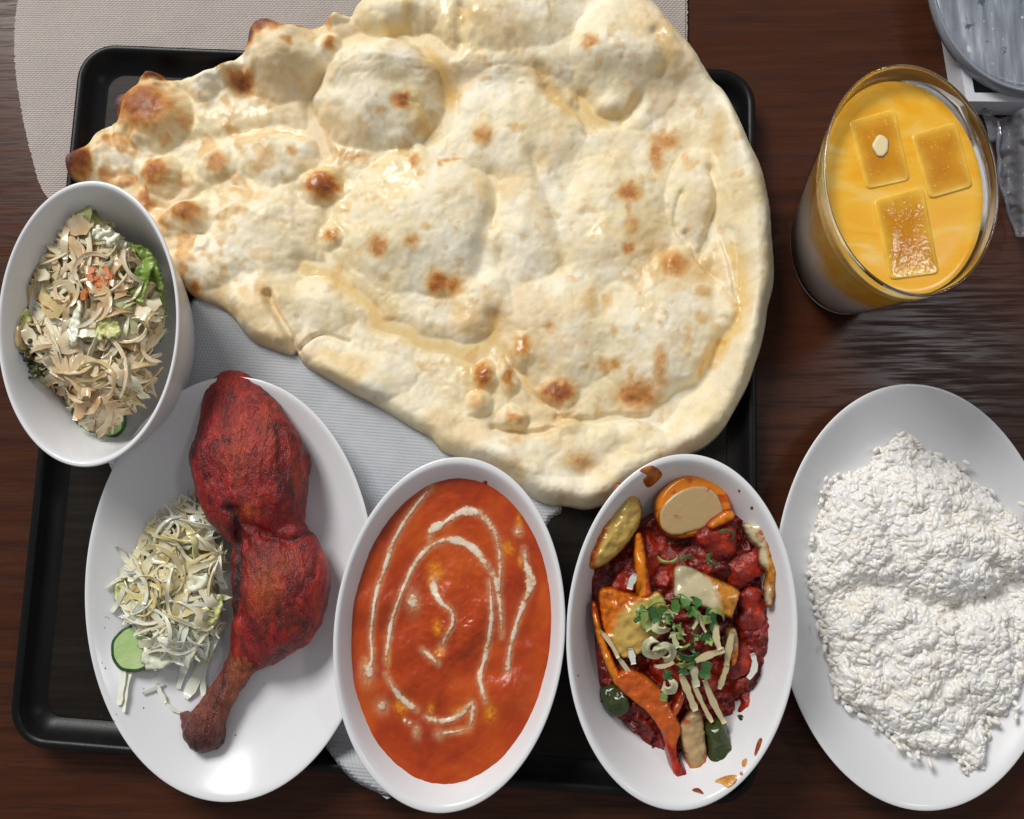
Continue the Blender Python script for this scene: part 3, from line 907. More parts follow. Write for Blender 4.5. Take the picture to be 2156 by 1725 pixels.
SWIRL = [([(505, 222), (440, 300), (370, 400), (322, 500), (290, 600), (255, 700), (240, 800), (230, 900), (236, 990), (222, 1040)], [10, 16, 18, 18, 16, 14, 12, 12, 12, 20]),
         ([(498, 470), (505, 420), (560, 388), (620, 348), (670, 332), (730, 352), (778, 410), (804, 480), (815, 560), (812, 640), (805, 730)], [14, 26, 24, 30, 36, 30, 24, 18, 16, 16, 10]),
         ([(300, 1020), (305, 950), (320, 850), (350, 750), (390, 650), (430, 570), (490, 500), (560, 467), (620, 466), (690, 500), (740, 560), (788, 630), (805, 700), (815, 770), (822, 900)], [12, 14, 14, 14, 16, 18, 22, 26, 28, 28, 24, 24, 22, 16, 8]),
         ([(768, 650), (775, 800), (765, 900), (745, 1000), (722, 1080), (732, 1140), (748, 1195)], [10, 16, 18, 18, 20, 22, 26]),
         ([(298, 1070), (330, 1130), (370, 1180), (440, 1232)], [12, 22, 34, 34]),
         ([(478, 1262), (540, 1282), (600, 1272), (650, 1238), (688, 1200), (686, 1270), (676, 1310)], [26, 26, 26, 20, 22, 16, 8]),
         ([(922, 505), (930, 570), (950, 640), (948, 690), (920, 750), (892, 830), (872, 900), (858, 960), (845, 1062)], [26, 24, 34, 26, 20, 16, 14, 16, 26]),
         ([(516, 640), (515, 690), (545, 745), (592, 785), (600, 840), (572, 895), (548, 950)], [20, 26, 18, 12, 14, 18, 12]),
         ([(462, 960), (500, 992), (534, 1022)], [10, 18, 10]),
         ([(536, 1338), (600, 1332), (668, 1318)], [20, 12, 14])]
DOT = [(420, 740, 20, 36), (895, 425, 14, 16), (280, 1216, 20, 24), (436, 1330, 13, 24), (215, 1060, 22, 40), (540, 1342, 17, 17), (405, 1290, 7, 10), (385, 1280, 6, 10)]
YOLK = [(850, 500, 24, 26), (520, 605, 30, 36), (505, 650, 16, 30), (640, 1235, 40, 18), (770, 1250, 26, 34), (365, 1215, 24, 36), (530, 860, 18, 30), (905, 560, 10, 22), (500, 1230, 14, 24), (640, 1325, 34, 12), (210, 1020, 20, 20), (540, 970, 20, 20), (900, 380, 10, 30), (310, 1000, 10, 40)]


def make_curry_food():
    dish = curry_bowl; Z = dish.base + 0.0352
    c = dish.c
    n, m = 220, 90
    s0 = np.interp(Z - dish.base, [p[1] for p in dish.inner][::-1], [p[0] for p in dish.inner][::-1])
    inv = np.linalg.inv(np.array([dish.A, dish.B]).T)

    def proj(W):
        q = (W - np.array([0, 0, CAM_H])) @ RM
        return CX + q[:, 0] / -q[:, 2] * F, CY - q[:, 1] / -q[:, 2] * F

    def hgt(px, py):
        zx, zy = (px - 673.7) / .4659, (py - 920.8) / .4659
        h = 0.5 * fbm(px, py, 90, 3, 21.0)
        for x, y, r, a in ((640, 760, 150, 3.0), (620, 900, 90, 1.8), (860, 1150, 90, 2.4), (380, 980, 110, 2.2), (915, 960, 45, 1.6), (520, 1120, 100, 1.5), (250, 760, 90, 1.3), (700, 1010, 90, -1.4), (470, 1050, 60, -1.0), (440, 820, 50, -1.0), (560, 1380, 90, 0.8)):
            h = h + a * np.exp(-(((zx - x) ** 2 + (zy - y) ** 2) / r ** 2))
        # folds left by the ladle
        h = h + 0.7 * np.sin((zx * 0.4 + zy) * 0.022 + 2.5 * fbm(px, py, 110, 2, 22.0)) * sstep(520, 200, np.hypot(zx - 580, zy - 950))
        h = h + 0.18 * fbm(px, py, 9, 3, 23.0)
        return h * 0.0014
    th = np.linspace(0, 2 * np.pi, n, endpoint=False)
    V = []
    for i in range(m + 1):
        s = s0 * 1.012 * (1 - i / m * 0.995)
        V.append(np.c_[c + s * (np.cos(th)[:, None] * dish.A + np.sin(th)[:, None] * dish.B), np.full(n, Z)])
    V = np.vstack(V); px, py = proj(V)
    V[:, 2] += hgt(px, py)
    Fc = [(i * n + j, i * n + (j + 1) % n, (i + 1) * n + (j + 1) % n, (i + 1) * n + j) for i in range(m) for j in range(n)]
    Fc.append(tuple(range(m * n, (m + 1) * n)))
    # underside, a shallow lens inside the bowl
    k0 = len(V); und = []
    for s, dz in ((0.90, -0.010), (0.74, -0.020), (0.5, -0.026)):
        und.append(np.c_[c + s * s0 * (np.cos(th)[:, None] * dish.A + np.sin(th)[:, None] * dish.B), np.full(n, Z + dz)])
    V = np.vstack([V] + und); prev = 0
    for i in range(3):
        b = k0 + i * n
        Fc += [(prev + (j + 1) % n, prev + j, b + j, b + (j + 1) % n) for j in range(n)]
        prev = b
    Fc.append(tuple(range(prev + n - 1, prev - 1, -1)))
    px, py = proj(V); cream = np.zeros(len(px)); yolk = np.zeros(len(px))
    paths = []
    for pl, wd in SWIRL:
        pts = np.array([c3(p) for p in pl]); ww = np.array(wd) * .4659 * 1.0
        sp = spline(np.c_[pts, ww], 8, closed=False)
        paths.append(sp)
        d = linedist(px, py, pts)
        cream = np.maximum(cream, 0.75 * np.exp(-(d / 8.0) ** 2))
    for x, y, a, b in DOT:
        q = c3((x, y)); cream = np.maximum(cream, np.exp(-(((px - q[0]) / (a * .7)) ** 2 + ((py - q[1]) / (b * .7)) ** 2)))
    for x, y, a, b in YOLK:
        q = c3((x, y)); yolk = np.maximum(yolk, 1.15 * np.exp(-(((px - q[0]) / (a * .5)) ** 2 + ((py - q[1]) / (b * .5)) ** 2)))
    o = thing('butter_curry', (c[0], c[1], Z - 0.026), 'orange red creamy curry with a swirl of white cream', 'curry')
    mesh('sauce', V, Fc, M_curry, o, {'cream': cream, 'yolk': yolk})

    def blob(name, pts2, ww):
        """raised streak of cream along pts2 (layout), half-rounded"""
        pts2 = np.asarray(pts2); mlen = len(pts2)
        tg = np.gradient(pts2, axis=0); tg /= np.linalg.norm(tg, axis=1)[:, None] + 1e-9
        nr = np.stack([-tg[:, 1], tg[:, 0]], 1)
        jit = 1 + 0.35 * fbm(pts2[:, 0], pts2[:, 1], 20, 2, 30.0)
        wv = np.clip(ww * jit, 0.8, None) / 2 * np.clip(rounded(np.minimum(np.arange(mlen), np.arange(mlen)[::-1]) + 0.4, 3.5), 0.1, 1)
        K = 9; VV = []; core = []; wv = wv * 1.35
        ef = rounded(np.minimum(np.arange(mlen), np.arange(mlen)[::-1]) + 0.2, 10)
        for a in np.linspace(-1, 1, K):
            q = pts2 + nr * (wv * a)[:, None]
            hh = 0.00040 * np.clip(wv / 3.5, 0.3, 1.2) * (1 - a * a) + 0.00008
            W = PA(q[:, 0], q[:, 1], Z + hgt(q[:, 0], q[:, 1])); W[:, 2] += hh
            VV.append(W); core.append((1 - a * a) * ef)
        VV = np.vstack(VV); FF = []
        for k in range(K - 1):
            for i in range(mlen - 1):
                FF.append((k * mlen + i, (k + 1) * mlen + i, (k + 1) * mlen + i + 1, k * mlen + i + 1))
        mesh(name, VV, FF, M_cream, o, {'core': np.concatenate(core)})
    for sp in paths:
        blob('cream_swirl', sp[:, :2], sp[:, 2])
    for x, y, a, b in DOT:
        t = np.linspace(-1, 1, 10); q = np.array([c3((x, y + b * k)) for k in t])
        blob('cream_drop', q, 2 * a * .4659 * np.sqrt(np.clip(1.05 - t * t, 0, 1)))


make_curry_food()

# ------------------------------------------------------------------ stew of onion and pepper
def A_(x, y): return (1227.7 + .2170 * x, 973.2 + .2170 * y)
def B_(x, y): return (1227.7 + .2170 * x, 1272.6 + .2170 * y)


M_on_amber = make_onion('amber_onion', (0.60, 0.40, 0.10), (0.72, 0.17, 0.008), 0.14)
M_on_tan = make_onion('tan_onion', (0.50, 0.34, 0.16), (0.72, 0.17, 0.008), 0.22)
M_on_pale = make_onion('pale_onion', (0.62, 0.53, 0.32), (0.60, 0.24, 0.03), 0.15)
M_on_red = make_onion('saucy_onion', (0.58, 0.11, 0.012), (0.40, 0.022, 0.006), 0.12)
M_on_orange = make_onion('orange_onion', (0.74, 0.22, 0.008), (0.52, 0.07, 0.006), 0.14)


def make_pepper():
    w = N('green_pepper'); n = w.noise(60, 4); n2 = w.noise(400, 3)
    w.set(Base_Color=w.ramp(n, [(0.3, (0.018, 0.026, 0.006)), (0.7, (0.055, 0.075, 0.018))]), Roughness=0.14)
    w.bump(n2, 0.4, 0.001)
    return w.m


M_pepper = make_pepper()
SB = stew_bowl.base


def piece(name, label, cat, pts, z, th, mat, R=10, dome=0.0, tilt=(0, 0), edge=None, step=3.2, rough=0.9, group=None, k=0.0, grow=1.17):
    """one chunk of food: outline in layout units, underside height z, thickness th (m), tilt m per unit"""
    pts = np.array(pts, float); cx, cy = pts.mean(0); pts = (cx, cy) + (pts - (cx, cy)) * grow; ext = (pts.max(0) - pts.min(0)).min() / 2

    z = z - 0.0015
    def zb(x, y): return z + 0.0016 * fbm(x, y, 45, 2, cx * 0.07) + (x - cx) * tilt[0] + (y - cy) * tilt[1] + k * (((x - cx) ** 2 + (y - cy) ** 2) / ext ** 2)
    def hf(x, y, d):
        return rounded(d, R) * th + dome * np.clip(d / ext, 0, 1) ** 0.8 + rough * 0.001 * fbm(x, y, 14, 3, cx * .01) * np.minimum(d / 6, 1)
    def at(x, y, d):
        e = np.exp(-d / 11.0)
        if edge is not None:
            gx, gy = edge
            l = (x - cx) * gx + (y - cy) * gy; l = l / l.max()
            e = np.clip(np.exp(-d / 9.0) * 0.5 + sstep(-0.25, 0.75, l) * 0.95, 0, 1)
        return {'edge': e}
    o = patch(name, pts, step, zb, hf, mat, None, at)
    if label: tag(o, label, cat, group)
    return o


def make_stew():
    # thick red sauce
    pts = [B_(*p) for p in ((85, -420), (100, 200), (150, 800), (160, 1040), (360, 1120), (600, 1400), (800, 1500), (920, 1640), (1100, 1600), (1240, 1560), (1450, 1380), (1640, 1380), (1740, 900), (1820, 200), (1840, -500), (1780, -760), (1500, -900), (1150, -940), (800, -930), (560, -820), (300, -500))]

    def zb(x, y): return np.maximum(stew_bowl.zfloor(x, y, 8) - 0.0015, SB + 0.006)
    def hf(x, y, d):
        top = SB + 0.0215 + 0.0055 * fbm(x, y, 75, 3, 41.0) + 0.0035 * np.abs(fbm(x, y, 30, 3, 42.0)) + 0.0012 * fbm(x, y, 8, 2, 43.0)
        top = top + 0.006 * np.exp(-(((x - 1520) / 70) ** 2 + ((y - 1140) / 55) ** 2)) + 0.005 * np.exp(-(((x - 1570) / 60) ** 2 + ((y - 1290) / 90) ** 2))
        top = top - 0.007 * sstep(1380, 1560, y)
        return np.maximum(top - zb(x, y), 0.0012) * rounded(d, 16)
    o = patch('stew_sauce', pts, 4.0, zb, hf, M_red)
    tag(o, 'dark red chunky tomato sauce filling the stew bowl', 'sauce')
    S = SB
    # the two big wedges at the far end
    piece('onion_wedge', 'almond shaped amber onion wedge leaning on the left wall of the stew bowl', 'onion',
          [A_(*p) for p in ((345, 185), (390, 240), (480, 270), (550, 370), (575, 500), (540, 640), (450, 780), (320, 920), (180, 1020), (60, 1040), (10, 960), (20, 830), (80, 660), (180, 470), (280, 300))],
          S + 0.029, 0.006, M_on_amber, R=14, dome=0.008, tilt=(-0.00003, 0.0), edge=(-0.9, -0.35), grow=1.0)
    # round chunk: thick orange side wall and a flat tan cut face
    t = thing('onion_round', tuple(P(*A_(1050, 480), S + 0.02)), 'big round onion half with orange rind and flat tan cut face', 'onion')
    out = np.array([A_(*p) for p in ((670, 460), (690, 330), (790, 200), (930, 110), (1070, 50), (1200, 45), (1300, 110), (1370, 240), (1420, 380), (1430, 520), (1330, 640), (1160, 720), (950, 750), (790, 720), (700, 600))])
    def zb1(x, y): return S + 0.020 + 0.0 * x
    def hf1(x, y, d): return rounded(d, 15) * (0.016 - (y - 980) * 0.00002)
    o1 = patch('rind', out, 3.2, zb1, hf1, M_on_orange, t, lambda x, y, d: {'edge': 0.35 + 0.0 * x + 0.4 * sstep(0.2, 0.8, fbm(x, y, 20, 3, 44.0))})
    fac = np.array([A_(*p) for p in ((730, 560), (740, 470), (800, 370), (900, 290), (1020, 235), (1150, 220), (1260, 260), (1330, 350), (1370, 460), (1330, 560), (1200, 640), (1040, 690), (880, 720), (770, 670))])
    def zb2(x, y): return S + 0.020 + 0.0155 - (y - 980) * 0.00002
    patch('cut_face', fac, 3.2, zb2, lambda x, y, d: rounded(d, 8) * 0.0014, M_on_tan, t, lambda x, y, d: {'edge': 0.9 * np.exp(-d / 4.0)})
    piece('onion_strip', 'narrow orange onion strip standing upright between two wedges', 'onion',
          [A_(*p) for p in ((500, 740), (560, 725), (590, 800), (620, 950), (640, 1120), (660, 1260), (580, 1290), (520, 1270), (505, 1100), (490, 900))], S + 0.027, 0.007, M_on_orange, R=9, dome=0.003, edge=(0.8, 0))
    piece('onion_square', 'square tan onion piece with orange edge on the left of the garnish', 'onion',
          [A_(*p) for p in ((190, 1290), (280, 1250), (420, 1290), (580, 1310), (690, 1290), (760, 1380), (770, 1560), (700, 1680), (560, 1800), (420, 1850), (340, 1820), (260, 1740), (210, 1540))], S + 0.029, 0.006, M_on_amber, R=10, dome=0.003, tilt=(0.00004, 0), edge=(-0.9, -0.45))
    piece('onion_square', 'glossy pale onion square with a bright highlight above the scallions', 'onion',
          [A_(*p) for p in ((925, 1060), (1000, 1030), (1120, 1070), (1280, 1140), (1440, 1220), (1470, 1280), (1420, 1440), (1390, 1480), (1240, 1420), (1090, 1370), (930, 1310), (915, 1200))], S + 0.034, 0.005, M_on_pale, R=8, dome=0.003, tilt=(0.00002, 0.00003), edge=(0.8, -0.2), rough=0.15)
    piece('onion_shell', 'curved pale onion shell against the right wall of the stew bowl', 'onion',
          [A_(*p) for p in ((1540, 610), (1640, 600), (1730, 560), (1800, 680), (1850, 850), (1870, 1050), (1850, 1250), (1820, 1390), (1760, 1370), (1740, 1200), (1760, 1080), (1700, 980), (1690, 850), (1600, 760))], S + 0.033, 0.005, M_on_pale, R=9, dome=0.003, tilt=(0.00003, 0), edge=(0.95, -0.1), grow=1.03)
    piece('onion_strip', 'small bright orange onion bit at the corner of the big round half', 'onion',
          [A_(*p) for p in ((1210, 600), (1300, 510), (1400, 465), (1450, 500), (1440, 570), (1340, 620), (1240, 650))], S + 0.036, 0.004, M_on_orange, R=8, dome=0.002)
    piece('onion_shell', 'thin pale onion shell lying along the left wall below the square piece', 'onion',
          [B_(*p) for p in ((95, 50), (150, 40), (180, 200), (240, 380), (320, 560), (390, 690), (320, 750), (250, 660), (180, 470), (120, 250))], S + 0.030, 0.005, M_on_orange, R=8, dome=0.002, edge=(0.8, -0.3))
    # red pepper / tomato strips at the near end
    piece('red_pepper_strip', 'long glossy red pepper strip running down to the near end of the bowl', 'pepper',
          [B_(*p) for p in ((360, 760), (480, 690), (600, 730), (730, 830), (820, 960), (900, 1110), (925, 1200), (890, 1320), (910, 1450), (1000, 1560), (1020, 1640), (930, 1680), (850, 1600), (790, 1400), (720, 1200), (620, 1060), (520, 980), (400, 880))], S + 0.027, 0.007, M_on_red, R=10, dome=0.003, tilt=(0, -0.00003), edge=(-0.5, 0.6))
    piece('onion_strip', 'tan onion strip with red sauce at the near tip of the stew', 'onion',
          [B_(*p) for p in ((930, 1180), (1030, 1080), (1110, 1060), (1160, 1200), (1180, 1450), (1165, 1650), (1130, 1760), (1010, 1800), (1020, 1640), (980, 1450), (940, 1300))], S + 0.023, 0.006, M_on_tan, R=9, dome=0.003, tilt=(0, -0.00003), edge=(0.3, 0.9))
    piece('red_pepper_strip', 'short orange red pepper sliver below the garnish', 'pepper',
          [B_(*p) for p in ((900, 880), (960, 830), (985, 900), (950, 1000), (890, 1090), (850, 1030))], S + 0.031, 0.004, M_on_red, R=7, dome=0.002)
    piece('green_pepper_chunk', 'dark green glossy pepper chunk at the near end of the stew', 'pepper',
          [B_(*p) for p in ((1170, 1180), (1260, 1120), (1340, 1140), (1390, 1260), (1430, 1400), (1400, 1530), (1300, 1610), (1210, 1620), (1180, 1500), (1190, 1330))], S + 0.021, 0.010, M_pepper, R=14, dome=0.004, rough=0.6)
    piece('green_pepper_chunk', 'dark green pepper sliver against the right wall near the bottom', 'pepper',
          [B_(*p) for p in ((1500, 1100), (1600, 1060), (1680, 1100), (1710, 1240), (1690, 1360), (1630, 1390), (1560, 1280))], S + 0.022, 0.005, M_pepper, R=10, dome=0.002)
    piece('green_pepper_chunk', 'dark green pepper piece half sunk in sauce on the left', 'pepper',
          [B_(*p) for p in ((190, 830), (330, 780), (420, 860), (440, 1000), (330, 1070), (220, 1000))], S + 0.024, 0.006, M_pepper, R=12, dome=0.002)
    # saucy meat: lumpy chunks
    lumps = [('bright red sauce coated meat chunk beside the round onion half', (1505, 1128), (62, 46), 0.031, 1), ('dark red meat chunk under the pale shell on the right wall', (1572, 1200), (46, 52), 0.027, 2),
             ('long red meat chunk along the right side of the garnish', (1585, 1290), (42, 62), 0.026, 3), ('reddish meat chunk below the garnish on the right', (1545, 1392), (54, 44), 0.024, 4),
             ('red meat chunk between the garnish and the red pepper strip', (1408, 1420), (50, 40), 0.025, 5), ('small dark red chunk left of the upright orange strip', (1308, 1228), (36, 30), 0.024, 6),
             ('dark red chunk on the left below the thin shell', (1345, 1478), (52, 46), 0.018, 7), ('deep red chunk right of the green pepper near the end', (1580, 1480), (36, 46), 0.019, 8), ('red chunk under the tan strip at the near tip', (1420, 1560), (36, 44), 0.014, 9)]
    for lab, (lx, ly), (ra, rb_), zz, sd in lumps:
        rr = random.Random(sd); balls = []
        for _ in range(9):
            a = rr.uniform(0, 6.28); q = rr.uniform(0, 0.62); r0 = rr.uniform(0.36, 0.58) * min(ra, rb_)
            balls.append((P(lx + ra * q * math.cos(a), ly + rb_ * q * math.sin(a), S + zz + rr.uniform(-0.002, 0.002)), r0 * PXM))
        o = remeshed('meat_chunk', balls, 0.0011, 3, M_meat, None, 0.8, lambda V, Nn: np.array([mnoise.fractal(Vector(v) * 170, 0.9, 2.1, 3) for v in V]) * 0.0009)
        tag(o, lab, 'meat', 'saucy meat chunks in the stew')
    piece('onion_strip', 'brownish onion wedge showing through sauce right of the garnish', 'onion',
          [B_(*p) for p in ((1380, 300), (1420, 240), (1480, 260), (1500, 420), (1470, 560), (1400, 540))], S + 0.031, 0.005, M_on_tan, R=8, dome=0.001, edge=(0.2, 0.9))


make_stew()

M_ginger = plain('raw_ginger', (0.60, 0.50, 0.28), 0.4)
M_whiteleek = plain('white_scallion', (0.72, 0.74, 0.66), 0.35)


def make_scal(name, a, b, c):
    w = N(name); n = w.noise(110, 3)
    w.set(Base_Color=w.ramp(n, [(0.3, a), (0.52, b), (0.72, c)]), Roughness=0.3)
    return w.m


M_scals = [make_scal('scallion_green', (0.045, 0.14, 0.020), (0.11, 0.24, 0.05), (0.30, 0.42, 0.14)), make_scal('scallion_dark_green', (0.02, 0.075, 0.018), (0.05, 0.15, 0.045), (0.16, 0.30, 0.13)), make_scal('scallion_yellow_green', (0.16, 0.27, 0.05), (0.30, 0.40, 0.11), (0.55, 0.58, 0.30))]
M_scal = M_scals[0]
M_paleleek = make_scal('scallion_pale', (0.42, 0.44, 0.22), (0.60, 0.58, 0.38), (0.68, 0.66, 0.50))


def strip(name, p0, p1, w, th, z0, z1, mat, label, cat, group, bow=0.0, roll=0.0):
    r = Ribbons(); t = np.linspace(0, 1, 9)
    p0 = np.array(p0); p1 = np.array(p1); d = p1 - p0; nr = np.array([-d[1], d[0]])
    q = p0 + d * t[:, None] + nr * (bow * 4 * t * (1 - t))[:, None]
    W = PA(q[:, 0], q[:, 1], z0 + (z1 - z0) * t)
    r.add(W, w, th, roll, 0, 0, 0.25)
    o = r.build(name, mat); o['label'] = label; o['category'] = cat
    if group: o['group'] = group
    return o


def ringlet(name, c, r, w, th, z, mat, label, group, arc=4.6, a0=0.0, tilt=0.0, sq=1.0, roll=0.8, cup=0.2, taper=0.2):
    rb = Ribbons(); t = np.linspace(a0, a0 + arc, 16)
    x = c[0] + r * np.cos(t); y = c[1] + r * sq * np.sin(t)
    W = PA(x, y, z + tilt * np.sin(t - a0 * 0.5) * r * 0.0003)
    rb.add(W, w, th, roll, 0, 0, taper, cup, 0.4)
    o = rb.build(name, mat); o['label'] = label; o['category'] = 'scallion'; o['group'] = group
    return o


def make_garnish():
    S = SB; G1 = 'raw ginger strips on the stew'; G2 = 'scallion slices on the stew'
    L1 = 'thin pale ginger strip on top of the stew'
    gz = S + 0.040
    GL = ['thick pale ginger stick pointing straight down from the garnish', 'thin ginger strip beside the thick stick reaching the green pepper', 'long ginger stick with its tip on the green pepper chunk', 'level ginger stick lying across the right of the garnish', 'upright ginger strip right of the level stick', 'short ginger strip below the upright one on the right', 'thin ginger thread on the left wall beside the square onion', 'thin ginger thread ending on the red pepper strip', 'curved ginger strip on the right rim of the garnish', 'left leg of the thin ginger arch in the garnish', 'right leg of the thin ginger arch in the garnish', 'small bent ginger strip under the pale scallion rings']
    for gi, (p0, p1, w, bow, z0, z1) in enumerate((((950, 680), (1090, 1030), 0.0040, 0.0, 0.039, 0.035), ((1060, 740), (1250, 1140), 0.0026, 0.02, 0.037, 0.031), ((1180, 740), (1370, 1150), 0.0036, 0.03, 0.037, 0.030), ((1090, 550), (1370, 440), 0.0038, -0.02, 0.043, 0.043),
                                   ((1450, 260), (1390, 600), 0.0036, 0.02, 0.040, 0.037), ((1400, 590), (1320, 820), 0.0030, 0.0, 0.038, 0.034), ((170, 260), (340, 520), 0.0024, -0.05, 0.037, 0.036), ((340, 520), (520, 900), 0.0026, -0.08, 0.036, 0.032),
                                   ((1300, 200), (1330, 440), 0.0036, 0.1, 0.043, 0.044), ((1060, 240), (1110, 60), 0.0018, 0.12, 0.043, 0.043), ((1120, 70), (1190, 270), 0.0018, 0.05, 0.043, 0.042), ((690, 600), (880, 560), 0.0022, 0.1, 0.042, 0.042))):
        strip('ginger_strip', B_(*p0), B_(*p1), w, 0.0016, S + z0, S + z1, M_ginger, GL[gi], 'ginger', G1, bow)
    strip('scallion_slice', B_(1080, 600), B_(1105, 800), 0.0042, 0.0010, S + 0.040, S + 0.037, M_paleleek, 'flat white scallion strip just below the green garnish', 'scallion', None, 0.05)
    strip('scallion_slice', B_(1640, 480), B_(1600, 720), 0.0034, 0.0014, S + 0.032, S + 0.030, M_whiteleek, 'curved white scallion sliver alone on the right of the stew', 'scallion', None, -0.18)
    strip('scallion_slice', A_(510, 1090), A_(450, 1230), 0.0038, 0.0012, S + 0.040, S + 0.037, M_whiteleek, 'white scallion bit lying across the upright orange strip', 'scallion', None, 0.05)
    strip('scallion_slice', B_(460, 430), B_(490, 580), 0.0036, 0.0014, S + 0.036, S + 0.035, M_whiteleek, 'small white scallion bit below the square tan onion', 'scallion', None, 0.0)
    strip('scallion_slice', B_(870, 270), B_(920, 420), 0.0030, 0.0010, S + 0.044, S + 0.043, M_paleleek, 'white scallion bit in the middle of the green garnish', 'scallion', None, 0.05)
    r = random.Random(4)
    LG = 'small green scallion slice in the garnish heap on the stew'
    spots = [(900, 130), (960, 60), (880, 40), (980, 150), (930, 230), (1000, 240), (960, 480), (900, 610), (1000, 600), (1180, 360), (1150, 420), (1230, 250), (700, 90), (770, 30), (640, 150), (960, 380), (860, 180), (1010, 90), (1100, 260), (1040, 470), (930, 0), (1030, 20), (830, 110), (990, 540), (920, 330), (1060, 330), (1200, 120), (590, 120), (1260, 160), (940, 560)]
    for i, (x, y) in enumerate(spots):
        p = B_(x + r.uniform(-25, 25), y + r.uniform(-25, 25))
        ringlet('scallion_slice', p, r.uniform(7, 22), r.uniform(0.0022, 0.0050), 0.0009, S + 0.0405 + r.uniform(0, 0.006), r.choice(M_scals), LG, G2, r.uniform(0.9, 2.4), r.uniform(0, 6.28), r.uniform(-1.5, 1.5), r.uniform(0.5, 1), r.uniform(-0.6, 1.2), 0.35, 0.75)
    LGs = 'straight green scallion strip in the garnish heap on the stew'
    for p0, p1, w in (((640, 30), (720, 190), .0044), ((780, 20), (700, 110), .0056), ((1230, 40), (1290, 260), .0056), ((1200, 560), (1170, 720), .0060), ((880, -60), (890, 90), .0050), ((600, 60), (640, 250), .0050), ((1150, 300), (1260, 340), .0044), ((500, 170), (560, 130), .0026), ((790, 870), (780, 930), .004)):
        strip('scallion_slice', B_(*p0), B_(*p1), w, 0.0010, S + 0.045, S + 0.042, r.choice(M_scals), LGs, 'scallion', 'straight scallion strips on the stew', r.uniform(-.12, .12), r.uniform(-.5, .5))
    RL = ['pale scallion ring at the upper left of the garnish', 'largest pale scallion ring left of the garnish middle', 'pale scallion ring right beside the largest one', 'pale scallion curl alone below the garnish', 'smallest pale scallion ring at the top left of the garnish']
    for ri, (x, y, rr) in enumerate(((760, 200, 13), (700, 420, 19), (790, 470, 16), (830, 790, 11), (800, 130, 9))):
        ringlet('scallion_slice', B_(x, y), rr, 0.0050, 0.0014, S + 0.0415, M_paleleek, RL[ri], 'pale scallion rings on the stew', 4.6, rr, 0.6, 0.85, 0.7, 0.2)
    for x, y, rr, a0, lab in ((820, 900, 21, 0.1, 'translucent green curl of scallion beside the bright red meat chunk'), (1300, 930, 18, 1.4, 'thin olive curl of scallion on the dark red meat chunk'), (1020, 960, 12, 3.2, 'green scallion bit above the glossy pale onion square'), (1380, 720, 16, 4.0, 'dark green scallion curl right of the bright red meat')):
        ringlet('scallion_slice', A_(x, y), rr, 0.0026, 0.0009, S + 0.042, M_scals[2] if x == 820 else M_scals[1], lab, 'scallion curls among the meat', 2.6, a0, 0.8, 0.7, 1.1, 0.3, 0.7)


make_garnish()


def make_smears():
    """dried sauce on the inside of the stew bowl and a drop on the curry bowl"""
    w = N('sauce_smear'); n = w.noise(150, 4, 0.6)
    w.set(Base_Color=w.ramp(n, [(0.35, (0.50, 0.17, 0.03)), (0.6, (0.22, 0.035, 0.010))]), Roughness=0.35)
    w2 = N('oil_smear'); n = w2.noise(200, 4, 0.6)
    w2.set(Base_Color=w2.ramp(n, [(0.35, (0.62, 0.36, 0.10)), (0.6, (0.50, 0.16, 0.02))]), Roughness=0.3)
    def smear(dish, pts, mat):
        V = []
        patch('sauce_smear', pts, 1.8, lambda x, y: dish.zfloor(x, y, 14) + 0.0002, lambda x, y, d: np.minimum(d / 4, 1) * 0.0006 * (0.6 + 0.4 * fbm(x, y, 6, 2)), mat, dish.o, bottom=False)
    def c4(x, y): return (1160.3 + .4659 * x, 920.8 + .4659 * y)
    smear(stew_bowl, [c4(*p) for p in ((400, 150), (455, 128), (500, 160), (490, 190), (440, 228), (415, 195), (432, 172))], w.m)
    smear(stew_bowl, [c4(*p) for p in ((738, 1555), (790, 1530), (838, 1528), (835, 1560), (800, 1585), (770, 1568))], w2.m)
    smear(stew_bowl, [c4(*p) for p in ((862, 1465), (885, 1450), (882, 1480), (866, 1492))], w2.m)
    smear(stew_bowl, [c4(*p) for p in ((918, 1430), (935, 1370), (955, 1360), (945, 1400), (926, 1440))], w.m)
    smear(stew_bowl, [c4(*p) for p in ((635, 1595), (665, 1585), (692, 1612), (670, 1610))], w.m)
    for x, y, r in ((907, 320, 7), (915, 300, 4), (850, 243, 6), (860, 1520, 8), (122, 1078, 5)):
        smear(stew_bowl, [c4(x + r * math.cos(t), y + r * 1.2 * math.sin(t)) for t in np.linspace(0, 6.28, 9)[:-1]], w.m)
    smear(curry_bowl, [c3((747 + 10 * math.cos(t), 207 + 11 * math.sin(t))) for t in np.linspace(0, 6.28, 9)[:-1]], w.m)
    smear(curry_bowl, [c3(p) for p in ((835, 300), (870, 330), (905, 385), (915, 420), (895, 400), (860, 355))], w2.m)


make_smears()

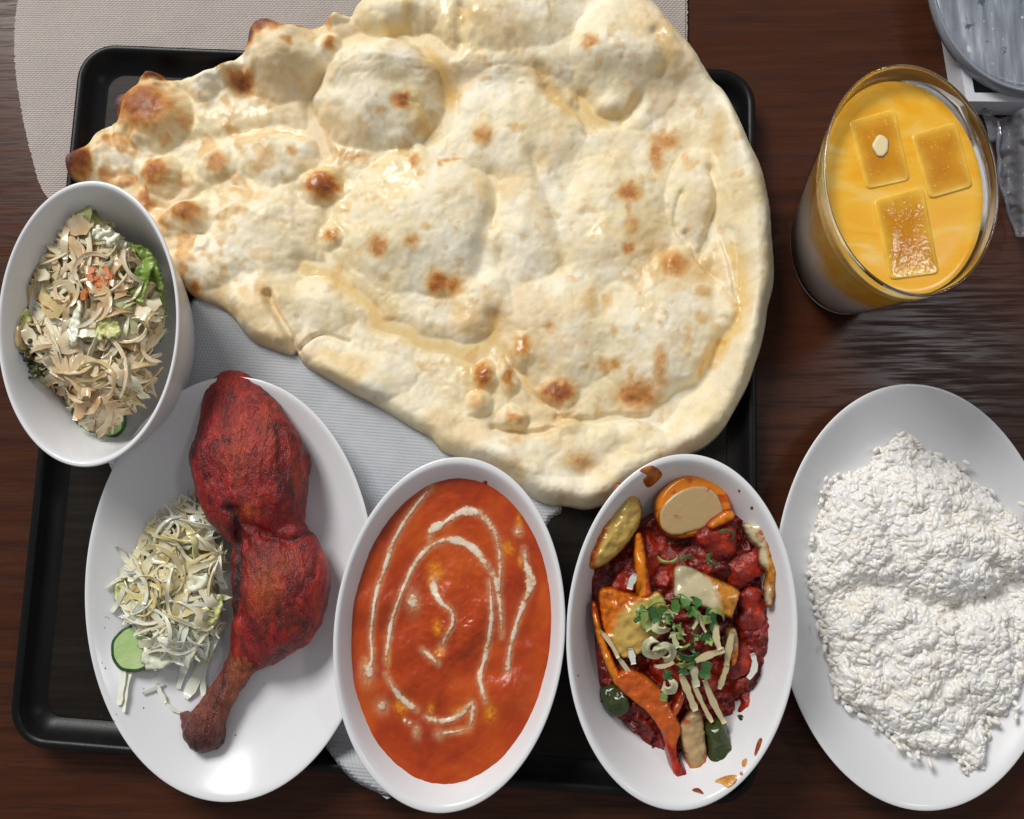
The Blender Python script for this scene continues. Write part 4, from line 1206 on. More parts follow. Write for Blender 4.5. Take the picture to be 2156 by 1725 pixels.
# ------------------------------------------------------------------ rice
def make_rice_food():
    D5 = lambda p: (1609.5 + .5531 * p[0], 771 + .5531 * p[1])
    out = [D5(p) for p in ((540, 262), (590, 330), (640, 345), (720, 385), (850, 495), (940, 575), (985, 660), (1010, 800), (1010, 950), (975, 1180), (900, 1310), (835, 1320), (825, 1420), (815, 1515), (760, 1520), (730, 1470), (620, 1470), (500, 1420), (400, 1340), (320, 1290), (262, 1230), (235, 1050), (180, 880), (178, 720), (205, 600), (232, 470), (300, 420), (400, 385), (440, 320))]
    poly = resample(spline(out, 6), 4)
    cx, cy = poly.mean(0)
    rc = random.Random(17)
    CL = [(rc.uniform(1715, 2150), rc.uniform(930, 1610), rc.uniform(45, 100), rc.uniform(0.003, 0.008)) for _ in range(36)]
    CS = np.array([(rc.uniform(1700, 2160), rc.uniform(920, 1620), rc.uniform(16, 34), rc.uniform(0.0015, 0.0045)) for _ in range(330)])

    def top(x, y):
        d = np.full(x.shape, 1e9)
        for p in poly[::2]:
            d = np.minimum(d, (x - p[0]) ** 2 + (y - p[1]) ** 2)
        d = np.sqrt(d)
        h = 0.017 * rounded(d, 170) ** 0.9
        zx, zy = (x - 1609.5) / .5531, (y - 771) / .5531
        crease = np.exp(-((zy - (880 + 0.05 * (zx - 600) + 40 * np.sin(zx * 0.012))) / 55) ** 2) * sstep(150, 420, zx)
        crease2 = np.exp(-((zx - 410 - 0.12 * (zy - 1000)) / 50) ** 2) * sstep(850, 1000, zy) * sstep(1350, 1200, zy)
        h = h - 0.011 * crease - 0.007 * crease2
        wx = x + 10 * fbm(x, y, 30, 2, 51.0); wy = y + 10 * fbm(x, y, 30, 2, 52.0)
        cl = np.zeros(x.shape); cs_ = np.zeros(x.shape)
        for qx, qy, qr, qh in CL:
            cl = np.maximum(cl, qh * np.clip(1 - ((wx - qx) ** 2 + (wy - qy) ** 2) / qr ** 2, 0, 1) ** 0.7)
        for qx, qy, qr, qh in CS:
            mm = (np.abs(wx - qx) < qr) & (np.abs(wy - qy) < qr)
            if mm.any(): cs_[mm] = np.maximum(cs_[mm], qh * np.clip(1 - ((wx[mm] - qx) ** 2 + (wy[mm] - qy) ** 2) / qr ** 2, 0, 1) ** 0.6)
        h = h + (cl + cs_ - 0.004 + 0.0010 * fbm(x, y, 26, 2, 53.0)) * sstep(0, 30, d)
        return np.maximum(h, 0.001) * sstep(0, 14, d) + 0.0008, d
    zpl = lambda x, y: rice_plate.zfloor(x, y, 6)
    rl = thing('rice_mound', tuple(P(cx, cy, 0.006)), 'mound of white steamed rice on the oval plate', 'rice')
    rl['kind'] = 'stuff'
    core = patch('core', out, 3.2, lambda x, y: zpl(x, y) + 0.0003, lambda x, y, d: np.maximum(top(x, y)[0] - 0.0001, 0.0004) * np.minimum(d / 8, 1), M_ricecore, rl, lambda x, y, d: {'tint': 0.8 + 0 * x})
    # grains
    gv = []; rings = [(-0.97, 0.10), (-0.62, 0.78), (0.0, 1.0), (0.62, 0.78), (0.97, 0.10)]
    for u, r in rings:
        for k in range(6):
            a = k * math.pi / 3
            gv.append((u, r * math.cos(a), r * math.sin(a)))
    gv = np.array(gv); gf = []
    for i in range(4):
        for k in range(6):
            gf.append((i * 6 + k, i * 6 + (k + 1) % 6, i * 6 + 6 + (k + 1) % 6, i * 6 + 6 + k))
    gf += [(5, 4, 3, 2), (5, 2, 1, 0), (24, 25, 26, 27), (24, 27, 28, 29)]
    gf = np.array(gf)
    NG = 4800
    lo, hi = poly.min(0), poly.max(0)
    x = rng.uniform(lo[0], hi[0], NG * 2); y = rng.uniform(lo[1], hi[1], NG * 2)
    m = inside(poly, x, y); x, y = x[m][:NG], y[m][:NG]
    pk = poly[rng.integers(0, len(poly), 260)]; x = np.r_[x, pk[:, 0] + rng.normal(0, 7, 260)]; y = np.r_[y, pk[:, 1] + rng.normal(0, 7, 260)]
    # stragglers on the rim of the heap
    n = len(x)
    h, d = top(x, y)
    e = 4.0
    hx = (top(x + e, y)[0] - top(x - e, y)[0]) / (2 * e * 0.000319); hy = (top(x, y + e)[0] - top(x, y - e)[0]) / (2 * e * 0.000319)
    nrm = np.stack([-hx, hy, np.ones(n)], 1); nrm /= np.linalg.norm(nrm, axis=1)[:, None]
    ctr = PA(x, y, zpl(x, y)); ctr[:, 2] += np.maximum(h - rng.uniform(0.0008, 0.0017, n) ** 1.0, 0.0012)
    ctr += nrm * rng.uniform(-0.0004, 0.0012, n)[:, None]
    a = rng.uniform(0, 2 * np.pi, n)
    t0 = np.cross(nrm, np.array([0.3, 0.9, 0.1])); t0 /= np.linalg.norm(t0, axis=1)[:, None]; b0 = np.cross(nrm, t0)
    ax = t0 * np.cos(a)[:, None] + b0 * np.sin(a)[:, None] + nrm * rng.normal(0, 0.10, n)[:, None]
    ax /= np.linalg.norm(ax, axis=1)[:, None]
    by = np.cross(nrm, ax); by /= np.linalg.norm(by, axis=1)[:, None]; cz = np.cross(ax, by)
    L = rng.uniform(0.0026, 0.0036, n)[:, None, None]; W = rng.uniform(0.0014, 0.0018, n)[:, None, None]
    bend = (gv[:, 0] ** 2)[None, :, None] * rng.uniform(-0.0003, 0.0003, n)[:, None, None]
    V = ctr[:, None, :] + gv[None, :, 0:1] * L * ax[:, None, :] + (gv[None, :, 1:2] * W + bend) * by[:, None, :] + gv[None, :, 2:3] * W * cz[:, None, :]
    Fc = (gf[None] + (np.arange(n) * len(gv))[:, None, None]).reshape(-1, 4)
    tint = np.repeat(np.clip(rng.normal(0.6, 0.2, n) + 0.2 * fbm(x, y, 60, 2, 57.0), 0, 1), len(gv))
    mesh('grains', V.reshape(-1, 3), Fc, M_rice, rl, {'tint': tint})['kind'] = 'stuff'


make_rice_food()

# ------------------------------------------------------------------ chicken leg
def chain(cs, n=6):
    out = []
    for i in range(len(cs) - 1):
        for k in range(n):
            t = k / n; out.append(tuple(cs[i][j] * (1 - t) + cs[i + 1][j] * t for j in range(len(cs[i]))))
    out.append(cs[-1])
    return out


def make_leg():
    zp = meat_plate.base + 0.0058
    root = thing('chicken_leg', tuple(P(540, 1180, zp)), 'red roasted chicken leg with bone end on the oval plate', 'chicken')
    ZS = 0.60

    def ball(x, y, r, lift=0.0):
        R_ = r * PXM; zc = zp + R_ * ZS + lift
        return (P(x, y, zc), R_)
    thigh = [(488, 836, 58), (497, 866, 74), (514, 912, 95), (522, 970, 118), (532, 1020, 114), (552, 1072, 92), (562, 1112, 66)]
    drum = [(568, 1146, 66), (582, 1180, 94), (592, 1228, 103), (586, 1278, 94), (560, 1326, 70), (530, 1366, 46)]
    balls = [ball(*b) for b in chain(thigh, 4)] + [ball(*b) for b in chain(drum, 4)]
    balls += [ball(458, 828, 34, 0.004), ball(518, 828, 36, 0.004), ball(488, 822, 36, 0.004), ball(652, 1205, 42, 0.006), ball(458, 960, 60, 0.004), ball(600, 1340, 36, 0.004), ball(470, 1040, 50, 0.004), ball(610, 980, 46, 0.006)]

    creases = [((490, 1075), (520, 1150)), ((505, 1130), (495, 1300)), ((600, 1142), (664, 1114)), ((500, 1096), (545, 1122)), ((545, 1122), (610, 1138))]

    def toward(V):
        q = (V - np.array([0, 0, CAM_H])) @ RM
        return CX + q[:, 0] / -q[:, 2] * F, CY - q[:, 1] / -q[:, 2] * F

    def disp(V, Nn):
        x, y = toward(V)
        d = np.array([mnoise.fractal(Vector((v[0] * 120 + v[1] * 25, v[1] * 42, v[2] * 90)), 0.9, 2.1, 5) for v in V]) * 0.0009
        d2 = np.array([mnoise.noise(Vector(v) * 190) for v in V]) * 0.00045
        cut = np.zeros(len(V))
        for a, b in creases:
            cut = np.maximum(cut, np.exp(-(linedist(x + 8 * fbm(x, y, 40, 2, 91.0), y, [a, b]) / 10) ** 2))
        top = np.clip(Nn[:, 2], 0, 1)
        return d + d2 - 0.0038 * cut * (0.35 + 0.65 * top)

    def at(V, Nn):
        x, y = toward(V); ch = np.zeros(len(V))  # charred edges, plus shade of the knee gap and left hollow painted dark
        for pl, wd, s in (([(498, 1120), (505, 1180), (500, 1230), (492, 1290)], 13, 0.75), ([(480, 1060), (505, 1110)], 16, 0.7), ([(600, 900), (625, 990)], 8, 0.45), ([(640, 1000), (652, 1080)], 10, 0.4), ([(655, 1200), (680, 1260), (640, 1330)], 14, 0.35), ([(520, 1090), (560, 1075)], 14, 0.35),
                           ([(425, 830), (440, 798), (490, 790), (540, 805), (575, 850)], 12, 0.38), ([(405, 930), (400, 980), (420, 1040)], 10, 0.38), ([(640, 930), (655, 1010), (650, 1080)], 12, 0.42), ([(690, 1190), (694, 1240), (670, 1310), (620, 1365)], 13, 0.5), ([(560, 1395), (600, 1372)], 12, 0.6), ([(505, 1340), (520, 1380)], 10, 0.5), ([(500, 1096), (545, 1122), (610, 1138), (660, 1116)], 8, 0.6)):
            ch = np.maximum(ch, s * np.exp(-(linedist(x, y, pl) / wd) ** 2))
        og = np.zeros(len(V))
        for ox, oy, oa, ob, os_ in ((560, 1235, 34, 60, 0.9), (590, 1190, 40, 30, 0.5), (505, 960, 40, 60, 0.35), (560, 900, 20, 60, 0.35), (520, 1075, 30, 20, 0.6), (610, 1300, 30, 30, 0.4), (625, 1020, 14, 40, 0.4)):
            og = np.maximum(og, os_ * np.exp(-(((x - ox) / oa) ** 2 + ((y - oy) / ob) ** 2)))
        return {'char_shade': ch, 'orange': og}
    remeshed('meat', balls, 0.0013, 5, M_chicken, root, ZS, disp, at)
    bone = [(532, 1362, 40), (508, 1400, 31), (480, 1442, 28), (455, 1484, 31), (437, 1518, 38), (427, 1542, 40)]
    bb = [ball(x, y, r, 0.003) for x, y, r in chain(bone, 4)] + [ball(404, 1520, 22, 0.004), ball(448, 1552, 24, 0.003), ball(428, 1568, 20, 0.001), ball(392, 1508, 13, 0.004), ball(460, 1540, 14, 0.004), ball(410, 1550, 16, 0.002)]

    def disp2(V, Nn):
        return np.array([mnoise.fractal(Vector((v[0] * 120, v[1] * 60, v[2] * 120)), 0.9, 2.1, 4) for v in V]) * 0.0013

    def at2(V, Nn):
        x, y = toward(V)
        return {'char_shade': 0.25 + 0.35 * sstep(1480, 1570, y), 'orange': 0.5 * np.exp(-(((x - 505) / 30) ** 2 + ((y - 1400) / 40) ** 2))}
    remeshed('bone_end', bb, 0.0011, 4, M_bone, root, 0.75, disp2, at2)


make_leg()

# ------------------------------------------------------------------ salads
def make_leafmat(name, c0, c1, c2):
    w = N(name); n = w.noise(50, 4, 0.6); n2 = w.noise(240, 3); e = w.attr('edge')
    c = w.ramp(n, [(0.3, c0), (0.55, c1), (0.75, c2)])
    w.set(Base_Color=c, Roughness=0.35)
    w.b.inputs['Subsurface Weight'].default_value = 0.1
    w.b.inputs['Subsurface Radius'].default_value = (0.002, 0.003, 0.001)
    w.bump(n2, 0.5, 0.001)
    return w.m


M_lettuce = make_leafmat('green_lettuce', (0.10, 0.20, 0.03), (0.24, 0.36, 0.06), (0.45, 0.52, 0.16))
M_redleaf = make_leafmat('red_leaf_lettuce', (0.03, 0.018, 0.018), (0.06, 0.06, 0.02), (0.14, 0.15, 0.05))
M_paleleaf = make_leafmat('pale_lettuce', (0.52, 0.56, 0.18), (0.66, 0.66, 0.30), (0.74, 0.74, 0.48))
M_whiteleaf = make_leafmat('white_cabbage_rib', (0.74, 0.76, 0.54), (0.82, 0.82, 0.64), (0.88, 0.87, 0.74))
M_peel = make_leafmat('cucumber_peel', (0.012, 0.05, 0.012), (0.025, 0.09, 0.02), (0.06, 0.15, 0.04))
M_cuke = make_leafmat('cucumber_flesh', (0.34, 0.52, 0.18), (0.45, 0.60, 0.26), (0.58, 0.68, 0.38))
M_carrot = plain('carrot', (0.60, 0.16, 0.03), 0.4)


def leaf(name, label, cat, pts, z, amp, mat, th=0.0008, wave=18, tilt=(0, 0)):
    pts = resample(spline(pts, 5), 6.0); pts = pts + np.random.default_rng(int(abs(pts[0, 0] * 7 + pts[0, 1]))).normal(0, 2.0, pts.shape); cx, cy = pts.mean(0)
    def zb(x, y): return z + 0.45 * amp * fbm(x, y, wave, 2, cx * .013) + tilt[0] * (x - cx) + tilt[1] * (y - cy)
    o = patch(name, pts, 2.6, zb, lambda x, y, d: np.minimum(d / 2.6, 1) * th, mat, None, lambda x, y, d: {'edge': np.exp(-d / 8)}, smooth_n=2)
    return tag(o, label, cat)


def cucumber(label, c, z, r, th, nrm, arc=None):
    nrm = Vector(nrm).normalized(); q = Vector((0, 0, 1)).rotation_difference(nrm).to_matrix(); base = P(c[0], c[1], z)
    t = thing('cucumber_slice', tuple(base), label, 'cucumber'); qa = np.array(q)
    n = 40; a = np.linspace(0, 2 * np.pi, n, endpoint=False)
    wob = 1 + 0.015 * np.sin(5 * a) + 0.01 * np.sin(9 * a + 1)
    def ringv(rr, zz): return (np.c_[rr * wob * np.cos(a), rr * wob * np.sin(a), np.full(n, zz)]) @ qa.T + np.array(base)
    def build(nm, prof, mat, cap=True, sm=True):
        V = np.vstack([ringv(*p) for p in prof]); Fc = [(i * n + j, i * n + (j + 1) % n, (i + 1) * n + (j + 1) % n, (i + 1) * n + j) for i in range(len(prof) - 1) for j in range(n)]
        if cap: Fc += [tuple(range(n - 1, -1, -1)), tuple(range((len(prof) - 1) * n, len(prof) * n))]
        mesh(nm, V, Fc, mat, t, smooth=sm)
    build('flesh', [(r * 0.88, 0.0001), (r * 0.895, th * 0.5), (r * 0.88, th)], M_cuke, True, False)
    build('peel', [(r * 0.88, 0), (r, th * 0.08), (r * 1.005, th * 0.9), (r * 0.955, th * 1.02), (r * 0.885, th * 0.99)], M_peel, False)


def heap(rb, r, region, ztop, count, wr, lr, dressf, flat=0.5, lift=0.004, tintf=None):
    """scatter bent shreds over a heap; region = bounds, ztop(x,y) heap height or None outside"""
    lo, hi = region
    k = 0
    while k < count:
        x = r.uniform(lo[0], hi[0]); y = r.uniform(lo[1], hi[1])
        z0 = ztop(x, y)
        if z0 is None: continue
        L = r.uniform(*lr); a = r.uniform(0, 6.28)
        curl = r.gauss(0, 0.75) / 60.0
        if r.random() < 0.35: curl *= 3.0
        dc = r.gauss(0, 0.02) / 40
        m = 14; pts = []; u = r.uniform(-0.003, lift); arch = r.uniform(-0.001, 0.004)
        px = x - math.cos(a) * L / 2; py = y - math.sin(a) * L / 2
        for i in range(m):
            zz = ztop(px, py)
            if zz is None:
                if i > 5: break
                pts = []; px += math.cos(a) * L / m; py += math.sin(a) * L / m
                continue
            s = i / (m - 1)
            pts.append((px, py, zz + u + arch * 4 * s * (1 - s) - 0.0015))
            px += math.cos(a) * L / m; py += math.sin(a) * L / m; a += curl * L / m; curl += dc
        if len(pts) < 6: continue
        q = np.array(pts); m = len(q)
        for _ in range(4): q[:, 2] = np.convolve(np.pad(q[:, 2], 1, mode='edge'), [0.25, 0.5, 0.25], 'valid')
        W = PA(q[:, 0], q[:, 1], q[:, 2])
        roll = r.gauss(0, flat) + np.linspace(0, r.gauss(0, 0.8), m)
        rb.add(W, r.uniform(*wr), r.uniform(0.0005, 0.0010), roll, tintf(x, y, r), dressf(x, y, r), r.uniform(0.1, 0.6), r.uniform(-0.35, 0.35), r.uniform(-0.7, 0.7))
        k += 1


def make_salad_bowl():
    r = random.Random(21)
    out = np.array([(178, 425), (215, 455), (255, 500), (300, 545), (332, 600), (350, 680), (345, 760), (320, 830), (270, 885), (215, 915), (165, 895), (130, 845), (95, 815), (60, 790), (30, 760), (10, 730), (15, 690), (40, 640), (42, 590), (70, 530), (110, 480), (145, 445)], float)
    poly = resample(spline(out, 5), 4)
    b0 = salad_bowl.base
    pol2 = poly[::3]

    def zt(x, y):
        if not inside(poly, np.array([x]), np.array([y]))[0]: return None
        d = math.sqrt(((pol2 - (x, y)) ** 2).sum(1).min())
        return b0 + 0.030 + 0.028 * float(rounded(d, 120)) + 0.006 * float(fbm(np.array([x]), np.array([y]), 50, 2, 61.0)[0])
    core = patch('salad_base', out.mean(0) + (out - out.mean(0)) * 0.86, 6.0, lambda x, y: salad_bowl.zfloor(x, y, 6) + 0.0005,
                 lambda x, y, d: np.clip(b0 + 0.018 + 0.030 * rounded(d, 120) - salad_bowl.zfloor(x, y, 6), 0.001, 1) * np.minimum(d / 10, 1), M_slaw, None,
                 lambda x, y, d: {'tint': 0.75 + 0 * x, 'dress': 0.7 + 0 * x})
    tag(core, 'packed lower layer of dressed greens inside the deep salad bowl', 'salad', kind='stuff')
    rb = Ribbons()
    def dress(x, y, r):
        d = 0.25 + 0.50 * math.exp(-(((x - 205) / 70) ** 2 + ((y - 590) / 70) ** 2)) + 0.3 * (y > 760)
        return max(0, min(1, d + r.gauss(0, 0.28)))
    def tint(x, y, r): return min(1, abs(r.gauss(0.25, 0.3)) + (0.25 if x > 270 or y < 480 else 0))
    heap(rb, r, (poly.min(0), poly.max(0)), zt, 190, (0.0032, 0.0068), (70, 150), dress, 0.3, 0.002, tint)
    heap(rb, r, (poly.min(0) + 30, poly.max(0) - 30), zt, 55, (0.0060, 0.0120), (50, 100), dress, 0.4, 0.004, tint)
    heap(rb, r, (poly.min(0) + 20, poly.max(0) - 20), zt, 80, (0.0014, 0.0028), (80, 170), dress, 0.4, 0.006, tint)
    o = rb.build('shredded_cabbage', M_slaw)
    tag(o, 'cream and tan dressed cabbage shreds heaped in the deep salad bowl', 'cabbage', kind='stuff')
    zr = b0 + 0.05
    leaf('lettuce_leaf', 'bright green lettuce piece by the right wall of the salad bowl', 'lettuce', [(268, 600), (290, 560), (318, 540), (328, 555), (315, 580), (312, 610), (300, 640), (280, 630)], zr + 0.004, 0.004, M_lettuce)
    leaf('lettuce_leaf', 'dark green lettuce leaf behind the shreds at the top right of the salad', 'lettuce', [(235, 520), (270, 510), (320, 530), (345, 600), (350, 690), (335, 720), (325, 640), (300, 570)], zr - 0.016, 0.004, M_lettuce)
    leaf('lettuce_leaf', 'dark purple green frilly leaf at the lower left of the salad', 'lettuce', [(5, 735), (25, 705), (60, 692), (95, 702), (112, 735), (100, 775), (70, 800), (35, 785), (12, 760)], zr + 0.002, 0.010, M_redleaf, wave=12)
    leaf('lettuce_leaf', 'pale translucent leaf against the left wall of the salad bowl', 'lettuce', [(6, 695), (10, 665), (40, 648), (66, 660), (60, 690), (34, 702), (14, 716)], zr + 0.003, 0.003, M_paleleaf)
    leaf('cabbage_piece', 'white jagged cabbage piece at the far end of the salad bowl', 'cabbage', [(194, 492), (206, 474), (218, 482), (236, 484), (252, 496), (242, 510), (228, 522), (220, 508), (206, 510)], zr + 0.008, 0.003, M_whiteleaf, wave=12)
    leaf('cabbage_piece', 'long white cabbage flake left of the salad middle', 'cabbage', [(145, 690), (155, 655), (166, 632), (173, 645), (168, 690), (160, 722), (148, 728)], zr + 0.012, 0.003, M_whiteleaf, wave=14)
    leaf('cabbage_piece', 'pale green folded cabbage flake right of the salad middle', 'cabbage', [(198, 692), (215, 668), (240, 672), (254, 690), (245, 710), (225, 712), (208, 722)], zr + 0.012, 0.004, M_paleleaf, wave=14)
    r2 = random.Random(3)
    for i in range(9):
        a = r2.uniform(0, 6.28); x = 205 + r2.uniform(-22, 22); y = 592 + r2.uniform(-22, 26); L = r2.uniform(14, 30)
        strip('carrot_shred', (x, y), (x + L * math.cos(a), y + L * math.sin(a)), r2.uniform(.002, .0036), .0012, zr + 0.0135, zr + 0.013, M_carrot, 'orange carrot shred in the middle of the salad bowl', 'carrot', 'carrot shreds in the salad bowl', r2.uniform(-.3, .3))
    cucumber('green edged cucumber slice at the near end of the salad bowl', (212, 874), b0 + 0.034, 0.0165, 0.0035, (0.05, -0.75, 0.75))


make_salad_bowl()


def make_plate_salad():
    r = random.Random(8)
    out = np.array([(402, 1035), (440, 1065), (468, 1110), (480, 1180), (478, 1260), (470, 1330), (430, 1390), (380, 1400), (330, 1390), (285, 1350), (250, 1280), (255, 1200), (290, 1150), (320, 1090), (360, 1050)], float)
    poly = resample(spline(out, 5), 4); pol2 = poly[::3]
    zp = meat_plate.base + 0.0058

    def zt(x, y):
        if not inside(poly, np.array([x]), np.array([y]))[0]: return None
        d = math.sqrt(((pol2 - (x, y)) ** 2).sum(1).min())
        return zp + 0.003 + 0.022 * float(rounded(d, 95)) + 0.004 * float(fbm(np.array([x]), np.array([y]), 40, 2, 71.0)[0])
    core = patch('salad_base', out.mean(0) + (out - out.mean(0)) * 0.82, 6.0, lambda x, y: meat_plate.zfloor(x, y, 6) + 0.0003, lambda x, y, d: 0.018 * rounded(d, 95) * np.minimum(d / 10, 1), M_slaw2, None,
                 lambda x, y, d: {'tint': 0.7 + 0 * x, 'dress': 0.6 * np.exp(-(((x - 365) / 90) ** 2 + ((y - 1190) / 90) ** 2))})
    tag(core, 'packed lower layer of cabbage beside the chicken leg', 'salad', kind='stuff')
    rb = Ribbons()
    def dress(x, y, r): return max(0, min(1, 0.85 * math.exp(-(((x - 370) / 85) ** 2 + ((y - 1190) / 105) ** 2)) + r.gauss(0, 0.22)))
    def tint(x, y, r): return min(1, abs(r.gauss(0.2, 0.33)))
    heap(rb, r, (poly.min(0), poly.max(0)), zt, 120, (0.0028, 0.0062), (60, 130), dress, 0.3, 0.002, tint)
    heap(rb, r, (poly.min(0) + 15, poly.max(0) - 15), zt, 110, (0.0012, 0.0024), (70, 150), dress, 0.4, 0.004, tint)
    # loose shreds lying on the china around the heap
    for (x0, y0), (x1, y1), w in (((245, 1150), (305, 1250), .0040), ((222, 1240), (300, 1205), .0022), ((240, 1222), (290, 1190), .0020), ((262, 1410), (252, 1485), .0040), ((285, 1390), (262, 1500), .0030), ((430, 1330), (390, 1470), .0075), ((400, 1330), (375, 1450), .0050), ((460, 1340), (430, 1470), .0040),
                                  ((330, 1440), (350, 1480), .003), ((300, 1460), (345, 1440), .002), ((460, 1160), (475, 1240), .0055), ((350, 1480), (380, 1500), .002), ((500, 1400), (530, 1380), .006), ((235, 1290), (262, 1230), .003)):
        t = np.linspace(0, 1, 8); q = np.array((x0, y0)) + np.array((x1 - x0, y1 - y0)) * t[:, None] + np.array([-(y1 - y0), x1 - x0]) * (0.12 * np.sin(t * 3.1))[:, None] * r.uniform(-1, 1)
        zz = np.array([(zt(a, b) or zp + 0.0005) for a, b in q]); zz = np.maximum(zz, meat_plate.zfloor(q[:, 0], q[:, 1], 6)) + 0.0014
        rb.add(PA(q[:, 0], q[:, 1], zz), w, 0.001, r.uniform(-.2, .2), r.uniform(0, .3), 0.0, 0.4)
    o = rb.build('shredded_cabbage', M_slaw2)
    tag(o, 'pale shredded cabbage with yellow dressing beside the chicken leg', 'cabbage', kind='stuff')
    leaf('lettuce_leaf', 'yellow green lettuce piece on the chicken plate next to the drumstick', 'lettuce', [(385, 1325), (410, 1285), (445, 1270), (466, 1250), (472, 1275), (455, 1310), (425, 1330), (395, 1358)], zp + 0.021, 0.004, M_paleleaf)
    leaf('cabbage_piece', 'white cabbage rib covering part of the cucumber slice', 'cabbage', [(300, 1372), (322, 1350), (352, 1352), (372, 1375), (360, 1400), (325, 1412), (302, 1400)], zp + 0.0135, 0.003, M_whiteleaf)
    leaf('cabbage_piece', 'greenish white cabbage piece in the middle of the plate salad', 'cabbage', [(370, 1232), (395, 1212), (425, 1204), (442, 1217), (434, 1238), (400, 1250), (378, 1252)], zp + 0.024, 0.003, M_whiteleaf)
    leaf('cabbage_piece', 'pale yellow cabbage piece at the outer left of the plate salad', 'cabbage', [(240, 1235), (275, 1215), (300, 1230), (290, 1270), (262, 1290), (243, 1265)], zp + 0.010, 0.003, M_paleleaf)
    cucumber('thin cucumber slice with dark peel on the chicken plate', (287, 1364), zp + 0.008, 0.0148, 0.0030, (0.10, 0.10, 0.98))


make_plate_salad()


def make_specks():
    r = random.Random(31); V = []; Fc = []
    for _ in range(46):
        x, y = (r.uniform(200, 330), r.uniform(1290, 1560)) if r.random() < 0.65 else (r.gauss(480, 110), r.gauss(1250, 220))
        z = float(meat_plate.zfloor(np.array([x]), np.array([y]), 10)[0]); c = np.array(P(x, y, z)); k = r.uniform(0.00025, 0.0006); o = len(V)
        for dx, dy, dz in ((1, 0, 0), (0, 1, 0), (-1, 0, 0), (0, -1, 0), (0, 0, 1.2)): V.append(c + k * np.array([dx * r.uniform(.7, 1.3), dy * r.uniform(.7, 1.3), dz * 0.8]))
        Fc += [(o, o + 1, o + 4), (o + 1, o + 2, o + 4), (o + 2, o + 3, o + 4), (o + 3, o, o + 4), (o + 3, o + 2, o + 1, o)]
    o = mesh('pepper_specks', V, Fc, plain('ground_pepper', (0.10, 0.07, 0.045), 0.7))
    tag(o, 'fine dark pepper specks scattered on the chicken plate', 'pepper', kind='stuff')


make_specks()

